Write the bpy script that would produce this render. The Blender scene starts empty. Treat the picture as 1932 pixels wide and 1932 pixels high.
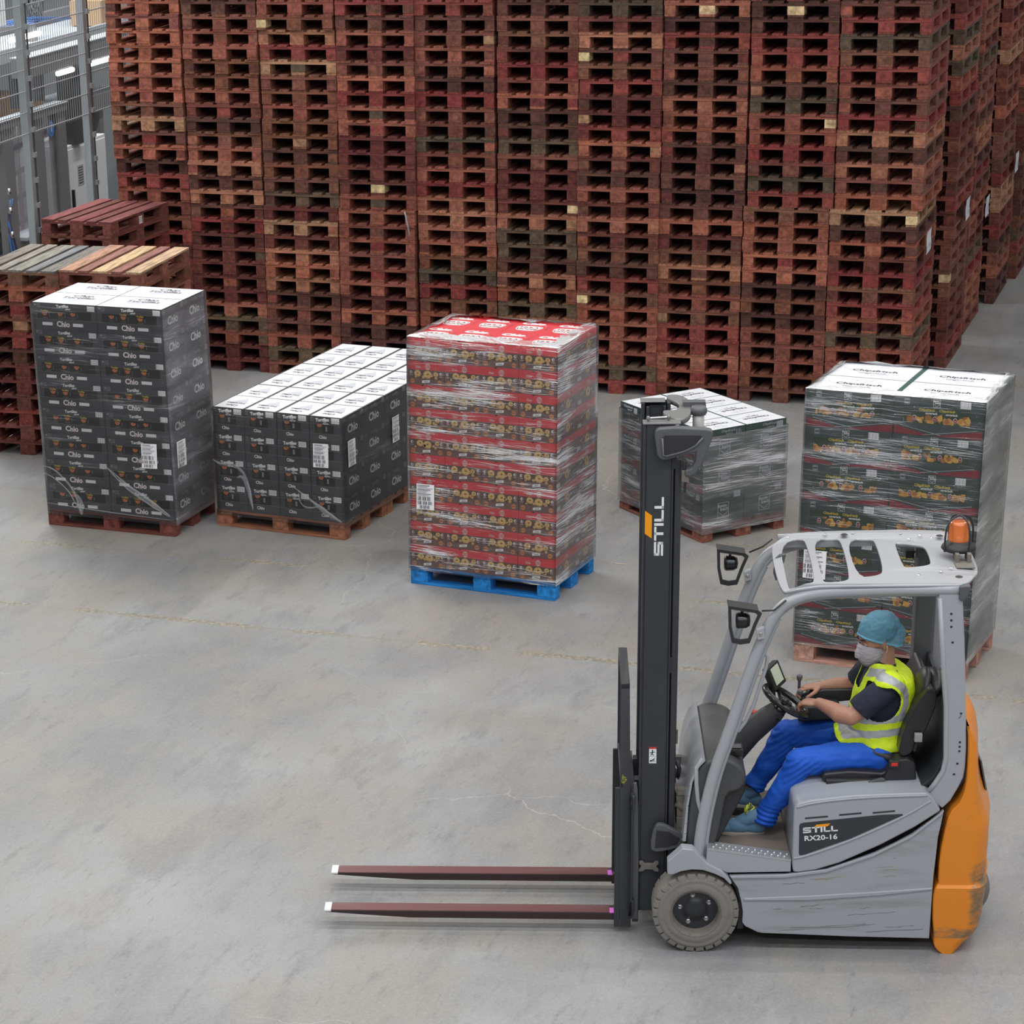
import bpy, bmesh, math, random
from mathutils import Vector, Matrix, noise as mnoise
random.seed(7)
sc = bpy.context.scene
COL = sc.collection
# ------------------------------------------------------------------ camera
CAMH = 6.271; PITCH = 0.365; ROLL = -0.038; FPX = 4887.5; PCX = 530.4; PCY = 1347.2
cam = bpy.data.cameras.new('camera'); cam_o = bpy.data.objects.new('camera', cam); COL.objects.link(cam_o)
cam.sensor_fit = 'HORIZONTAL'; cam.sensor_width = 36.0
cam.lens = 36.0 * FPX / 1932.0
cam.shift_x = (966 - PCX) / 1932.0
cam.shift_y = (PCY - 966) / 1932.0
cam.clip_end = 200
_d = Vector((0, -math.sin(PITCH), -math.cos(PITCH)))
_R = Vector((1, 0, 0)) * math.cos(ROLL) - _d * math.sin(ROLL)
_D = Vector((1, 0, 0)) * math.sin(ROLL) + _d * math.cos(ROLL)
_F = Vector((0, math.cos(PITCH), -math.sin(PITCH)))
M = Matrix((( _R.x, -_D.x, -_F.x, 0), (_R.y, -_D.y, -_F.y, 0), (_R.z, -_D.z, -_F.z, CAMH), (0, 0, 0, 1)))
cam_o.matrix_world = M
sc.camera = cam_o
# ------------------------------------------------------------------ view / world / lamps
sc.view_settings.view_transform = 'Standard'; sc.view_settings.look = 'None'
sc.view_settings.gamma = 1.0; sc.view_settings.exposure = 0.0
sc.view_settings.use_curve_mapping = False
sc.cycles.max_bounces = 6; sc.cycles.diffuse_bounces = 3; sc.cycles.glossy_bounces = 3
sc.cycles.transparent_max_bounces = 16
w = bpy.data.worlds.new('hall'); sc.world = w; w.use_nodes = True
w.node_tree.nodes['Background'].inputs[0].default_value = (0.92, 0.95, 1.0, 1)
w.node_tree.nodes['Background'].inputs[1].default_value = 0.30
def lamp(name, loc, sx, sy, power, col=(1, .97, .93), rot=(0, 0, 0)):
    l = bpy.data.lights.new(name, 'AREA'); l.shape = 'RECTANGLE'; l.size = sx; l.size_y = sy
    l.energy = power; l.color = col
    o = bpy.data.objects.new(name, l); o.location = loc; o.rotation_euler = rot; COL.objects.link(o); return o
YAW = -0.393
# rows of strip lamps under the roof, running parallel to the pallet wall; nearest row added to brighten the load fronts
for yy, pw, cc in ((-1.5, 760, (.97, .98, 1.0)), (4.6, 400, (.93, .97, 1.04)), (8.6, 640, (.97, .98, 1.0)), (13.6, 560, (1, .97, .92)), (18.8, 290, (1, .94, .86))):
    lamp('ceiling_strip_lamp', (2.6, yy, 9.4), 16, 0.16, pw, cc, rot=(0, 0, -0.11))
lamp('ceiling_strip_lamp', (11, 26, 9.4), 0.4, 22, 330, rot=(0, 0, YAW))
lamp('cabinet_fill_light', (-1.0, 27.5, 8.0), .2, 9, 420, rot=(0, 0, YAW))  # unseen fill light added to brighten the cabinet behind the fence
lamp('machine_hall_lamp', (-4.2, 29, 7.8), 2.5, 9, 800, (.94, .98, 1))
# ------------------------------------------------------------------ helpers
def srgb(r, g, b):
    f = lambda c: (c / 255 / 12.92) if c / 255 <= .04045 else ((c / 255 + .055) / 1.055) ** 2.4
    return (f(r), f(g), f(b), 1)
MATS = {}
def mat(name, col, rough=.5, metal=0, spec=.5, nscale=0, namt=0, ncol=None, bump=0, bscale=60, emit=0, coat=0, stretch=(1, 1, 1), alpha=1):
    """Principled material; NCOL and NAMT: blotches of a second colour (dirt and wear) from noise of scale NSCALE."""
    if name in MATS: return MATS[name]
    m = bpy.data.materials.new(name); m.use_nodes = True
    nt = m.node_tree; b = nt.nodes['Principled BSDF']
    b.inputs['Base Color'].default_value = col; b.inputs['Roughness'].default_value = rough
    b.inputs['Metallic'].default_value = metal; b.inputs['Specular IOR Level'].default_value = spec
    if coat: b.inputs['Coat Weight'].default_value = coat; b.inputs['Coat Roughness'].default_value = .15
    if emit: b.inputs['Emission Color'].default_value = col; b.inputs['Emission Strength'].default_value = emit
    if alpha < 1: b.inputs['Alpha'].default_value = alpha
    if nscale or bump:
        tc = nt.nodes.new('ShaderNodeTexCoord'); mp = nt.nodes.new('ShaderNodeMapping'); mp.inputs['Scale'].default_value = stretch
        nt.links.new(tc.outputs['Object'], mp.inputs[0])
    if nscale:
        n = nt.nodes.new('ShaderNodeTexNoise'); n.inputs['Scale'].default_value = nscale; n.inputs['Detail'].default_value = 6; n.inputs['Roughness'].default_value = .65
        r = nt.nodes.new('ShaderNodeValToRGB'); r.color_ramp.elements[0].position = .5; r.color_ramp.elements[1].position = .72
        mx = nt.nodes.new('ShaderNodeMix'); mx.data_type = 'RGBA'; ml = nt.nodes.new('ShaderNodeMath'); ml.operation = 'MULTIPLY'; ml.inputs[1].default_value = namt
        nt.links.new(mp.outputs[0], n.inputs['Vector']); nt.links.new(n.outputs['Fac'], r.inputs[0]); nt.links.new(r.outputs[0], ml.inputs[0])
        nt.links.new(ml.outputs[0], mx.inputs[0]); mx.inputs[6].default_value = col; mx.inputs[7].default_value = ncol or (0, 0, 0, 1)
        nt.links.new(mx.outputs[2], b.inputs['Base Color'])
    if bump:
        n2 = nt.nodes.new('ShaderNodeTexNoise'); n2.inputs['Scale'].default_value = bscale; n2.inputs['Detail'].default_value = 4
        bp = nt.nodes.new('ShaderNodeBump'); bp.inputs['Strength'].default_value = bump; bp.inputs['Distance'].default_value = .01
        nt.links.new(mp.outputs[0], n2.inputs['Vector']); nt.links.new(n2.outputs['Fac'], bp.inputs['Height']); nt.links.new(bp.outputs[0], b.inputs['Normal'])
    MATS[name] = m
    return m
def wood(name, along):
    """Painted pallet wood: the colour of each board comes from the object's own colour."""
    m = bpy.data.materials.new(name); m.use_nodes = True; nt = m.node_tree; b = nt.nodes['Principled BSDF']
    N = nt.nodes.new; L = nt.links.new
    oi = N('ShaderNodeObjectInfo'); tc = N('ShaderNodeTexCoord'); mp = N('ShaderNodeMapping')
    mp.inputs['Scale'].default_value = {'x': (1.2, 14, 14), 'y': (14, 1.2, 14), 'n': (6, 6, 6)}[along]
    add = N('ShaderNodeVectorMath'); add.operation = 'ADD'; mul = N('ShaderNodeMath'); mul.operation = 'MULTIPLY'; mul.inputs[1].default_value = 37.0
    L(oi.outputs['Random'], mul.inputs[0]); L(tc.outputs['Object'], add.inputs[0]); L(mul.outputs[0], add.inputs[1]); L(add.outputs[0], mp.inputs[0])
    n = N('ShaderNodeTexNoise'); n.inputs['Scale'].default_value = 3.2; n.inputs['Detail'].default_value = 6; n.inputs['Roughness'].default_value = .6; L(mp.outputs[0], n.inputs['Vector'])
    r = N('ShaderNodeMapRange'); r.inputs[1].default_value = .3; r.inputs[2].default_value = .7; r.inputs[3].default_value = .5; r.inputs[4].default_value = 1.6; L(n.outputs['Fac'], r.inputs[0])
    mx = N('ShaderNodeMix'); mx.data_type = 'RGBA'; mx.blend_type = 'MULTIPLY'; mx.inputs[0].default_value = 1; L(oi.outputs['Color'], mx.inputs[6]); L(r.outputs[0], mx.inputs[7])
    n2 = N('ShaderNodeTexNoise'); n2.inputs['Scale'].default_value = 19; n2.inputs['Detail'].default_value = 8; n2.inputs['Roughness'].default_value = .75; L(add.outputs[0], n2.inputs['Vector'])
    r2 = N('ShaderNodeValToRGB'); r2.color_ramp.elements[0].position = .60; r2.color_ramp.elements[1].position = .74; L(n2.outputs['Fac'], r2.inputs[0])
    m2 = N('ShaderNodeMath'); m2.operation = 'MULTIPLY'; m2.inputs[1].default_value = .38; L(r2.outputs[0], m2.inputs[0])
    mx2 = N('ShaderNodeMix'); mx2.data_type = 'RGBA'; L(m2.outputs[0], mx2.inputs[0]); L(mx.outputs[2], mx2.inputs[6]); mx2.inputs[7].default_value = (.36, .21, .15, 1)
    L(mx2.outputs[2], b.inputs['Base Color']); b.inputs['Roughness'].default_value = .78; b.inputs['Specular IOR Level'].default_value = .3
    bp = N('ShaderNodeBump'); bp.inputs['Strength'].default_value = .5; bp.inputs['Distance'].default_value = .006; L(n.outputs['Fac'], bp.inputs['Height']); L(bp.outputs[0], b.inputs['Normal'])
    MATS[name] = m; return m
W_X = wood('pallet_wood_cross', 'x'); W_Y = wood('pallet_wood_long', 'y'); W_N = wood('pallet_wood_block', 'n')

class MB:
    """Collects shapes and links them as one mesh object."""
    def __init__(s): s.v = []; s.f = []; s.mi = []; s.m = []; s.sm = []
    def _m(s, m):
        if m not in s.m: s.m.append(m)
        return s.m.index(m)
    def add(s, vs, fs, m, smooth=False):
        o = len(s.v); k = s._m(m); s.v += [tuple(v) for v in vs]
        for f in fs: s.f.append([o + i for i in f]); s.mi.append(k); s.sm.append(smooth)
        return s
    def box(s, x0, y0, z0, x1, y1, z1, m):
        if x0 > x1: x0, x1 = x1, x0
        if y0 > y1: y0, y1 = y1, y0
        if z0 > z1: z0, z1 = z1, z0
        return s.add([(x0, y0, z0), (x1, y0, z0), (x1, y1, z0), (x0, y1, z0), (x0, y0, z1), (x1, y0, z1), (x1, y1, z1), (x0, y1, z1)],
              [(3, 2, 1, 0), (4, 5, 6, 7), (0, 1, 5, 4), (1, 2, 6, 5), (2, 3, 7, 6), (3, 0, 4, 7)], m)
    def prism(s, poly, a, b, m, axis='y', smooth=False):
        """poly in (x,z) for axis y, (x,y) for axis z, (y,z) for axis x; from a to b along the axis."""
        P = {'y': lambda p, t: (p[0], t, p[1]), 'z': lambda p, t: (p[0], p[1], t), 'x': lambda p, t: (t, p[0], p[1])}[axis]
        A = sum(poly[i][0] * poly[(i + 1) % len(poly)][1] - poly[(i + 1) % len(poly)][0] * poly[i][1] for i in range(len(poly)))
        if A < 0: poly = poly[::-1]
        n = len(poly); vs = [P(p, a) for p in poly] + [P(p, b) for p in poly]
        fs = [tuple(range(n)), tuple(range(2 * n - 1, n - 1, -1))] + [(i, i + n, (i + 1) % n + n, (i + 1) % n) for i in range(n)]
        if (axis == 'y') != (b > a): fs = [f[::-1] for f in fs]
        o = len(s.v); s.add(vs, fs, m, smooth)
        return s
    def tube(s, pts, r, m, n=10, caps=True, closed=False):
        P = [Vector(p) for p in pts]; K = len(P); R = r if isinstance(r, (list, tuple)) else [r] * K
        vs, fs = [], []; up = None
        for i, p in enumerate(P):
            a = P[i - 1] if (i or closed) else P[i]; b = P[(i + 1) % K] if (i < K - 1 or closed) else P[i]
            t = (b - a).normalized()
            if up is None: up = t.orthogonal().normalized()
            up = (up - t * up.dot(t)); up = up.normalized() if up.length > 1e-6 else t.orthogonal().normalized()
            sd = t.cross(up)
            for k in range(n):
                c = 2 * math.pi * k / n; vs.append(p + (up * math.cos(c) + sd * math.sin(c)) * R[i])
        for i in range(K - (0 if closed else 1)):
            for k in range(n):
                j = (i + 1) % K; fs.append((i * n + k, i * n + (k + 1) % n, j * n + (k + 1) % n, j * n + k))
        s.add(vs, fs, m, True)
        if caps and not closed:
            o = len(s.v) - len(vs)
            for ring, rv in ((0, True), (K - 1, False)):
                idx = [o + ring * n + k for k in range(n)]
                s.f.append(idx[::-1] if rv else idx); s.mi.append(s._m(m)); s.sm.append(False)
        return s
    def lathe(s, prof, c, m, axis='y', n=32, smooth=True, mats=None):
        """prof: list of (radius, along); revolved round the axis through c."""
        vs, fs = [], []
        for (r, a) in prof:
            for k in range(n):
                t = 2 * math.pi * k / n; x, y = r * math.cos(t), r * math.sin(t)
                vs.append({'y': (c[0] + x, c[1] + a, c[2] + y), 'z': (c[0] + x, c[1] + y, c[2] + a), 'x': (c[0] + a, c[1] + x, c[2] + y)}[axis])
        for i in range(len(prof) - 1):
            for k in range(n): fs.append((i * n + k, i * n + (k + 1) % n, (i + 1) * n + (k + 1) % n, (i + 1) * n + k))
        return s.add(vs, fs, m, smooth)
    def ell(s, c, r, m, nu=16, nv=10, rot=None):
        vs, fs = [], []; Rm = rot or Matrix.Identity(3)
        for j in range(nv + 1):
            ph = math.pi * j / nv
            for i in range(nu):
                t = 2 * math.pi * i / nu
                vs.append(Vector(c) + Rm @ Vector((r[0] * math.sin(ph) * math.cos(t), r[1] * math.sin(ph) * math.sin(t), r[2] * math.cos(ph))))
        for j in range(nv):
            for i in range(nu): fs.append((j * nu + i, (j + 1) * nu + i, (j + 1) * nu + (i + 1) % nu, j * nu + (i + 1) % nu))
        return s.add(vs, fs, m, True)
    def poly(s, pts, m): return s.add(pts, [tuple(range(len(pts)))], m)
    def mesh(s, name):
        me = bpy.data.meshes.new(name); me.from_pydata(s.v, [], s.f)
        for m in s.m: me.materials.append(m)
        me.polygons.foreach_set('material_index', s.mi); me.polygons.foreach_set('use_smooth', s.sm); me.update(); return me
    def build(s, name, parent=None, bevel=0, seg=2, fix=False, color=None):
        me = s.mesh(name)
        if fix or bevel:
            bm = bmesh.new(); bm.from_mesh(me); bmesh.ops.remove_doubles(bm, verts=bm.verts, dist=1e-5)
            bmesh.ops.recalc_face_normals(bm, faces=bm.faces); bm.to_mesh(me); bm.free()
        o = bpy.data.objects.new(name, me); COL.objects.link(o)
        if parent: o.parent = parent
        if bevel:
            b = o.modifiers.new('b', 'BEVEL'); b.width = bevel; b.segments = seg; b.limit_method = 'ANGLE'; b.angle_limit = .6; b.harden_normals = False
            for p in me.polygons: p.use_smooth = True
            e = o.modifiers.new('w', 'WEIGHTED_NORMAL'); e.keep_sharp = False
        if color: o.color = color
        return o
def tag(o, label=None, cat=None, group=None, kind=None):
    if label: o['label'] = label
    if cat: o['category'] = cat
    if group: o['group'] = group
    if kind: o['kind'] = kind
    return o
def empty(name, loc=(0, 0, 0), rz=0, **k):
    o = bpy.data.objects.new(name, None); o.empty_display_size = .1; o.location = loc; o.rotation_euler = (0, 0, rz); COL.objects.link(o)
    return tag(o, **k)
def chaikin(P, n=2, q=.25, closed=True):
    for _ in range(n):
        Q = []
        K = len(P)
        for i in range(K if closed else K - 1):
            a, b = P[i], P[(i + 1) % K]
            Q.append(tuple(a[j] * (1 - q) + b[j] * q for j in range(len(a)))); Q.append(tuple(a[j] * q + b[j] * (1 - q) for j in range(len(a))))
        if not closed: Q = [P[0]] + Q + [P[-1]]
        P = Q
    return P
_TMP = bpy.data.scenes.new('workshop')
def evaluated(o):
    """The mesh an object gives with its modifiers, worked out in an empty scene of its own."""
    _TMP.collection.objects.link(o); vl = _TMP.view_layers[0]; vl.update(); dg = vl.depsgraph
    me = bpy.data.meshes.new_from_object(o.evaluated_get(dg), depsgraph=dg); bpy.data.objects.remove(o); return me
_TXT = {}
def text2d(s, bold=.0, shear=0):
    """Outline fill of a word: 2D verts (height about 1), faces."""
    k = (s, bold, shear)
    if k in _TXT: return _TXT[k]
    cu = bpy.data.curves.new('t', 'FONT'); cu.body = s; cu.size = 1; cu.resolution_u = 2; cu.align_x = 'CENTER'; cu.align_y = 'CENTER'; cu.offset = bold; cu.shear = shear; cu.fill_mode = 'BOTH'
    me = evaluated(bpy.data.objects.new('t', cu))
    bm = bmesh.new(); bm.from_mesh(me); bmesh.ops.dissolve_limit(bm, angle_limit=.01, verts=bm.verts, edges=bm.edges); bm.to_mesh(me); bm.free()
    r = ([tuple(v.co[:2]) for v in me.vertices], [list(p.vertices) for p in me.polygons])
    bpy.data.curves.remove(cu); bpy.data.meshes.remove(me); _TXT[k] = r; return r
class Face:
    """A flat printing area in 3-D: origin, x and y directions; things are laid on it at a small height."""
    def __init__(s, mb, o, x, y): s.mb = mb; s.o = Vector(o); s.x = Vector(x); s.y = Vector(y); s.n = s.x.cross(s.y)
    def P(s, u, v, h=.0006): return s.o + s.x * u + s.y * v + s.n * h
    def poly(s, pts, m, h=.0006): s.mb.add([s.P(u, v, h) for u, v in pts], [tuple(range(len(pts)))], m)
    def rect(s, u0, v0, u1, v1, m, h=.0006): s.poly([(u0, v0), (u1, v0), (u1, v1), (u0, v1)], m, h)
    def frame(s, u0, v0, u1, v1, t, m, h=.0006):
        s.rect(u0, v0, u1, v0 + t, m, h); s.rect(u0, v1 - t, u1, v1, m, h); s.rect(u0, v0, u0 + t, v1, m, h); s.rect(u1 - t, v0, u1, v1, m, h)
    def circ(s, u, v, r, m, h=.0006, n=12, ry=None): s.poly([(u + r * math.cos(6.2832 * k / n), v + (ry or r) * math.sin(6.2832 * k / n)) for k in range(n)], m, h)
    def line(s, a, b, t, m, h=.0007):
        d = Vector((b[0] - a[0], b[1] - a[1])).normalized() * t / 2; p = Vector((-d.y, d.x))
        s.poly([(a[0] - p.x, a[1] - p.y), (b[0] - p.x, b[1] - p.y), (b[0] + p.x, b[1] + p.y), (a[0] + p.x, a[1] + p.y)], m, h)
    def text(s, t, u, v, size, m, h=.0009, bold=.02, shear=0, rot=0, wide=1):
        V, F = text2d(t, bold, shear); c, q = math.cos(rot), math.sin(rot)
        s.mb.add([s.P(u + (x * c * wide - y * q) * size, v + (x * q * wide + y * c) * size, h) for x, y in V], F, m)
    def barcode(s, u0, v0, u1, v1, white, black, h=.0006, n=9):
        s.rect(u0, v0, u1, v1, white, h); w_ = (u1 - u0) / (n * 2 + 1)
        for k in range(n): s.rect(u0 + w_ * (2 * k + 1), v0 + (v1 - v0) * .14, u0 + w_ * (2 * k + 1) + w_ * (.5 if k % 3 else .95), v1 - (v1 - v0) * .1, black, h + .0003)
# ------------------------------------------------------------------ floor
def floor_material():
    m = bpy.data.materials.new('concrete_floor'); m.use_nodes = True; nt = m.node_tree; b = nt.nodes['Principled BSDF']; N = nt.nodes.new; L = nt.links.new
    tc = N('ShaderNodeTexCoord'); rot = N('ShaderNodeMapping'); rot.inputs['Rotation'].default_value = (0, 0, -YAW); L(tc.outputs['Object'], rot.inputs[0])
    def noise(sc_, det, ro, vec, st=(1, 1, 1)):
        mp = N('ShaderNodeMapping'); mp.inputs['Scale'].default_value = st; L(vec, mp.inputs[0]); n = N('ShaderNodeTexNoise'); n.inputs['Scale'].default_value = sc_; n.inputs['Detail'].default_value = det; n.inputs['Roughness'].default_value = ro; L(mp.outputs[0], n.inputs['Vector']); return n.outputs['Fac']
    def ramp(f, p0, p1, c0=(0, 0, 0, 1), c1=(1, 1, 1, 1)):
        r = N('ShaderNodeValToRGB'); r.color_ramp.elements[0].position = p0; r.color_ramp.elements[1].position = p1; r.color_ramp.elements[0].color = c0; r.color_ramp.elements[1].color = c1; L(f, r.inputs[0]); return r.outputs[0]
    def mix(fac, a, c, k=1):
        mx = N('ShaderNodeMix'); mx.data_type = 'RGBA'
        if k != 1: q = N('ShaderNodeMath'); q.operation = 'MULTIPLY'; q.inputs[1].default_value = k; L(fac, q.inputs[0]); fac = q.outputs[0]
        L(fac, mx.inputs[0])
        if isinstance(a, tuple): mx.inputs[6].default_value = a
        else: L(a, mx.inputs[6])
        if isinstance(c, tuple): mx.inputs[7].default_value = c
        else: L(c, mx.inputs[7])
        return mx.outputs[2]
    obj = rot.outputs[0]; raw = tc.outputs['Object']
    c = ramp(noise(.5, 8, .62, raw), .36, .64, (.205, .206, .208, 1), (.325, .326, .326, 1))
    c = mix(ramp(noise(.8, 7, .65, raw, (1, .8, 1)), .46, .60), c, (.285, .265, .23, 1), .85)
    c = mix(ramp(noise(1.6, 7, .7, obj, (1.5, .5, 1)), .50, .62), c, (.20, .20, .205, 1), .6)
    c = mix(ramp(noise(4.5, 8, .75, obj, (1.8, .45, 1)), .55, .66), c, (.15, .15, .155, 1), .55)
    c = mix(ramp(noise(13, 8, .82, obj, (2.2, .35, 1)), .57, .68), c, (.10, .10, .105, 1), .6)
    c = mix(ramp(noise(7, 8, .85, raw, (.25, 2.6, 1)), .62, .72), c, (.14, .14, .14, 1), .4)
    c = mix(ramp(noise(40, 4, .85, raw), .45, .75), c, (.42, .42, .42, 1), .4)
    c = mix(ramp(noise(120, 3, .85, raw), .50, .70), c, (.11, .11, .11, 1), .45)
    # worn joints parallel to the wall
    sep = N('ShaderNodeSeparateXYZ'); wob = N('ShaderNodeVectorMath'); wob.operation = 'ADD'
    n3 = N('ShaderNodeTexNoise'); n3.inputs['Scale'].default_value = 7; n3.inputs['Detail'].default_value = 6; n3.inputs['Roughness'].default_value = .7; L(raw, n3.inputs['Vector'])
    sc3 = N('ShaderNodeVectorMath'); sc3.operation = 'SCALE'; sc3.inputs['Scale'].default_value = .09; L(n3.outputs['Color'], sc3.inputs[0]); L(obj, wob.inputs[0]); L(sc3.outputs[0], wob.inputs[1]); L(wob.outputs[0], sep.inputs[0])
    grit = ramp(noise(28, 5, .8, raw), .42, .62, (.17, .15, .12, 1), (.44, .40, .30, 1))
    for yj, wd, k, cut in ((16.84, .10, .9, .44), (18.32, .09, .8, .50), (19.77, .08, .8, .50), (25.55, .10, .9, .42), (23.1, .05, .6, .5)):
        s1 = N('ShaderNodeMath'); s1.operation = 'SUBTRACT'; s1.inputs[1].default_value = yj; L(sep.outputs['Y'], s1.inputs[0])
        ab = N('ShaderNodeMath'); ab.operation = 'ABSOLUTE'; L(s1.outputs[0], ab.inputs[0])
        mr = N('ShaderNodeMapRange'); mr.inputs[1].default_value = wd * .25; mr.inputs[2].default_value = wd * .6; mr.inputs[3].default_value = 1; mr.inputs[4].default_value = 0; L(ab.outputs[0], mr.inputs[0])
        br = noise(1.1, 3, .6, obj, (1, .05, 1)); bb = ramp(br, cut, cut + .05); q = N('ShaderNodeMath'); q.operation = 'MULTIPLY'; L(mr.outputs[0], q.inputs[0]); L(bb, q.inputs[1])
        c = mix(q.outputs[0], c, grit, k)
        mr2 = N('ShaderNodeMapRange'); mr2.inputs[1].default_value = .003; mr2.inputs[2].default_value = .014; mr2.inputs[3].default_value = .35; mr2.inputs[4].default_value = 0; L(ab.outputs[0], mr2.inputs[0])
        c = mix(mr2.outputs[0], c, (.20, .19, .17, 1))
    # fine cracks
    vo = N('ShaderNodeTexVoronoi'); vo.feature = 'DISTANCE_TO_EDGE'; vo.inputs['Scale'].default_value = .33
    w2 = N('ShaderNodeVectorMath'); w2.operation = 'ADD'; sc4 = N('ShaderNodeVectorMath'); sc4.operation = 'SCALE'; sc4.inputs['Scale'].default_value = .35; n4 = N('ShaderNodeTexNoise'); n4.inputs['Scale'].default_value = 2.5; n4.inputs['Detail'].default_value = 8; L(raw, n4.inputs['Vector'])
    L(n4.outputs['Color'], sc4.inputs[0]); L(raw, w2.inputs[0]); L(sc4.outputs[0], w2.inputs[1]); L(w2.outputs[0], vo.inputs['Vector'])
    mr = N('ShaderNodeMapRange'); mr.inputs[1].default_value = .0004; mr.inputs[2].default_value = .0016; mr.inputs[3].default_value = .5; mr.inputs[4].default_value = 0; L(vo.outputs['Distance'], mr.inputs[0])
    q = N('ShaderNodeMath'); q.operation = 'MULTIPLY'; L(mr.outputs[0], q.inputs[0]); L(ramp(noise(.4, 3, .6, raw), .52, .6), q.inputs[1]); c = mix(q.outputs[0], c, (.48, .48, .47, 1))
    L(c, b.inputs['Base Color'])
    rr = N('ShaderNodeMapRange'); rr.inputs[3].default_value = .42; rr.inputs[4].default_value = .7; L(noise(2, 6, .7, raw), rr.inputs[0]); L(rr.outputs[0], b.inputs['Roughness'])
    b.inputs['Specular IOR Level'].default_value = .45
    bp = N('ShaderNodeBump'); bp.inputs['Strength'].default_value = .15; bp.inputs['Distance'].default_value = .01; L(noise(35, 6, .7, raw), bp.inputs['Height']); L(bp.outputs[0], b.inputs['Normal'])
    return m
mb = MB(); mb.add([(-14, 4, 0), (22, 4, 0), (22, 48, 0), (-14, 48, 0)], [(0, 1, 2, 3)], floor_material()); tag(mb.build('floor'), kind='structure')
# ------------------------------------------------------------------ pallets
U = Vector((math.cos(YAW), math.sin(YAW), 0)); V = Vector((-math.sin(YAW), math.cos(YAW), 0))
WALL0 = Vector((3.788, 24.731, 0)); PITCH_X = .816; HP = .1435
def pallet_meshes(k):
    rnd = random.Random(k); j = lambda a=.003: rnd.uniform(-a, a)
    deck = MB()
    for x, wd in ((0, .145), (.1875, .1), (.3275, .145), (.5125, .1), (.655, .145)): deck.box(x + j(), j(.006), .1225 + j(.0008), x + wd + j(), 1.2 + j(.006), .1435, W_Y)
    for y in (0, .5275, 1.055): deck.box(j(.004), y + j(), .1003, .8 + j(.004), y + .145 + j(), .1222, W_X)
    blocks = []
    for x, wd in ((0, .1), (.3275, .145), (.7, .1)):
        b = MB(); b.box(x + j(.004), j(.004), .0223, x + wd + j(.004), .145, .1, W_N); blocks.append(b.mesh('block'))
    base = MB()
    for x, wd in ((0, .1), (.3275, .145), (.7, .1)):
        base.box(x, j(.005), .0004, x + wd, 1.2 + j(.005), .0221, W_Y)
        for y in (.5275, 1.055): base.box(x, y, .0223, x + wd, y + .145, .1, W_N)
    return deck.mesh('deck'), blocks, base.mesh('base')
PM = [pallet_meshes(k) for k in range(5)]
# paint colours of worn red-stained pallets
PAL = [(.190, .060, .043), (.130, .040, .031), (.235, .080, .055), (.105, .033, .027), (.200, .048, .040), (.265, .100, .066), (.160, .066, .044), (.095, .040, .030), (.170, .034, .031), (.145, .055, .033), (.220, .070, .044), (.115, .032, .028), (.080, .033, .027), (.165, .060, .044), (.28, .095, .06), (.125, .05, .038)]
LITE = [(.36, .155, .095), (.32, .14, .085), (.34, .19, .11)]
GREY = [(.105, .068, .045), (.085, .058, .040)]
def vary(c, a=.16, rnd=random):
    k = (1.12 if c[0] < .3 else 1) * (1 + rnd.uniform(-a, a)); return (c[0] * k, c[1] * k * (1 + rnd.uniform(-.06, .06)), c[2] * k, 1)
def pick(rnd=random):
    r = rnd.random()
    return rnd.choice(LITE) if r < .05 else rnd.choice(GREY) if r < .12 else rnd.choice(PAL)
def part(mesh, name, parent, color):
    o = bpy.data.objects.new(name, mesh); o.parent = parent; o.color = color; COL.objects.link(o); return o
ORD = 'zeroth first second third fourth fifth sixth seventh eighth ninth tenth eleventh twelfth thirteenth fourteenth fifteenth sixteenth seventeenth eighteenth nineteenth twentieth twenty-first twenty-second twenty-third twenty-fourth twenty-fifth twenty-sixth twenty-seventh twenty-eighth'.split()
def shade(c):
    c = c[:3]
    if c in LITE: return 'pale bare'
    if c in GREY: return 'weathered grey-brown'
    return 'bright rust-red' if c[0] > .19 else 'rust-red' if c[0] > .14 else 'dark maroon'
def pallet(loc, rz, label, group, color=None, k=None, full=False, odd=.20, rnd=random):
    c = color or pick(rnd); e = empty('euro_pallet', loc, rz)
    tag(e, label.replace('@', shade(c)), 'pallet', group)
    d, bl, ba = PM[k if k is not None else rnd.randrange(5)]
    part(d, 'deck', e, vary(c, .1, rnd)); part(ba, 'base', e, vary(c, .15, rnd))
    for b in bl: part(b, 'block', e, vary((.62, .46, .26) if rnd.random() < .012 else pick(rnd) if rnd.random() < odd else c, .12, rnd))
    return e
rest = []   # pallets past the three hundred that show largest: matrices, colours
def back_pallet(loc, rz, rnd): rest.append((Vector(loc), rz, vary(pick(rnd), .1, rnd)))
NROW = 27; rw = random.Random(11)
sidepos = [(0, 0), (.09, 1.66), (.04, 3.28), (.13, 4.86), (.20, 6.3), (.2, 7.75), (.25, 9.2)]
HIDE = {1: 13, 2: 2, 4: 3, 5: 7, 6: 7, 7: 1, 8: 1, 10: 4}   # lowest layers of each stack that the loads in front hide
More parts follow.
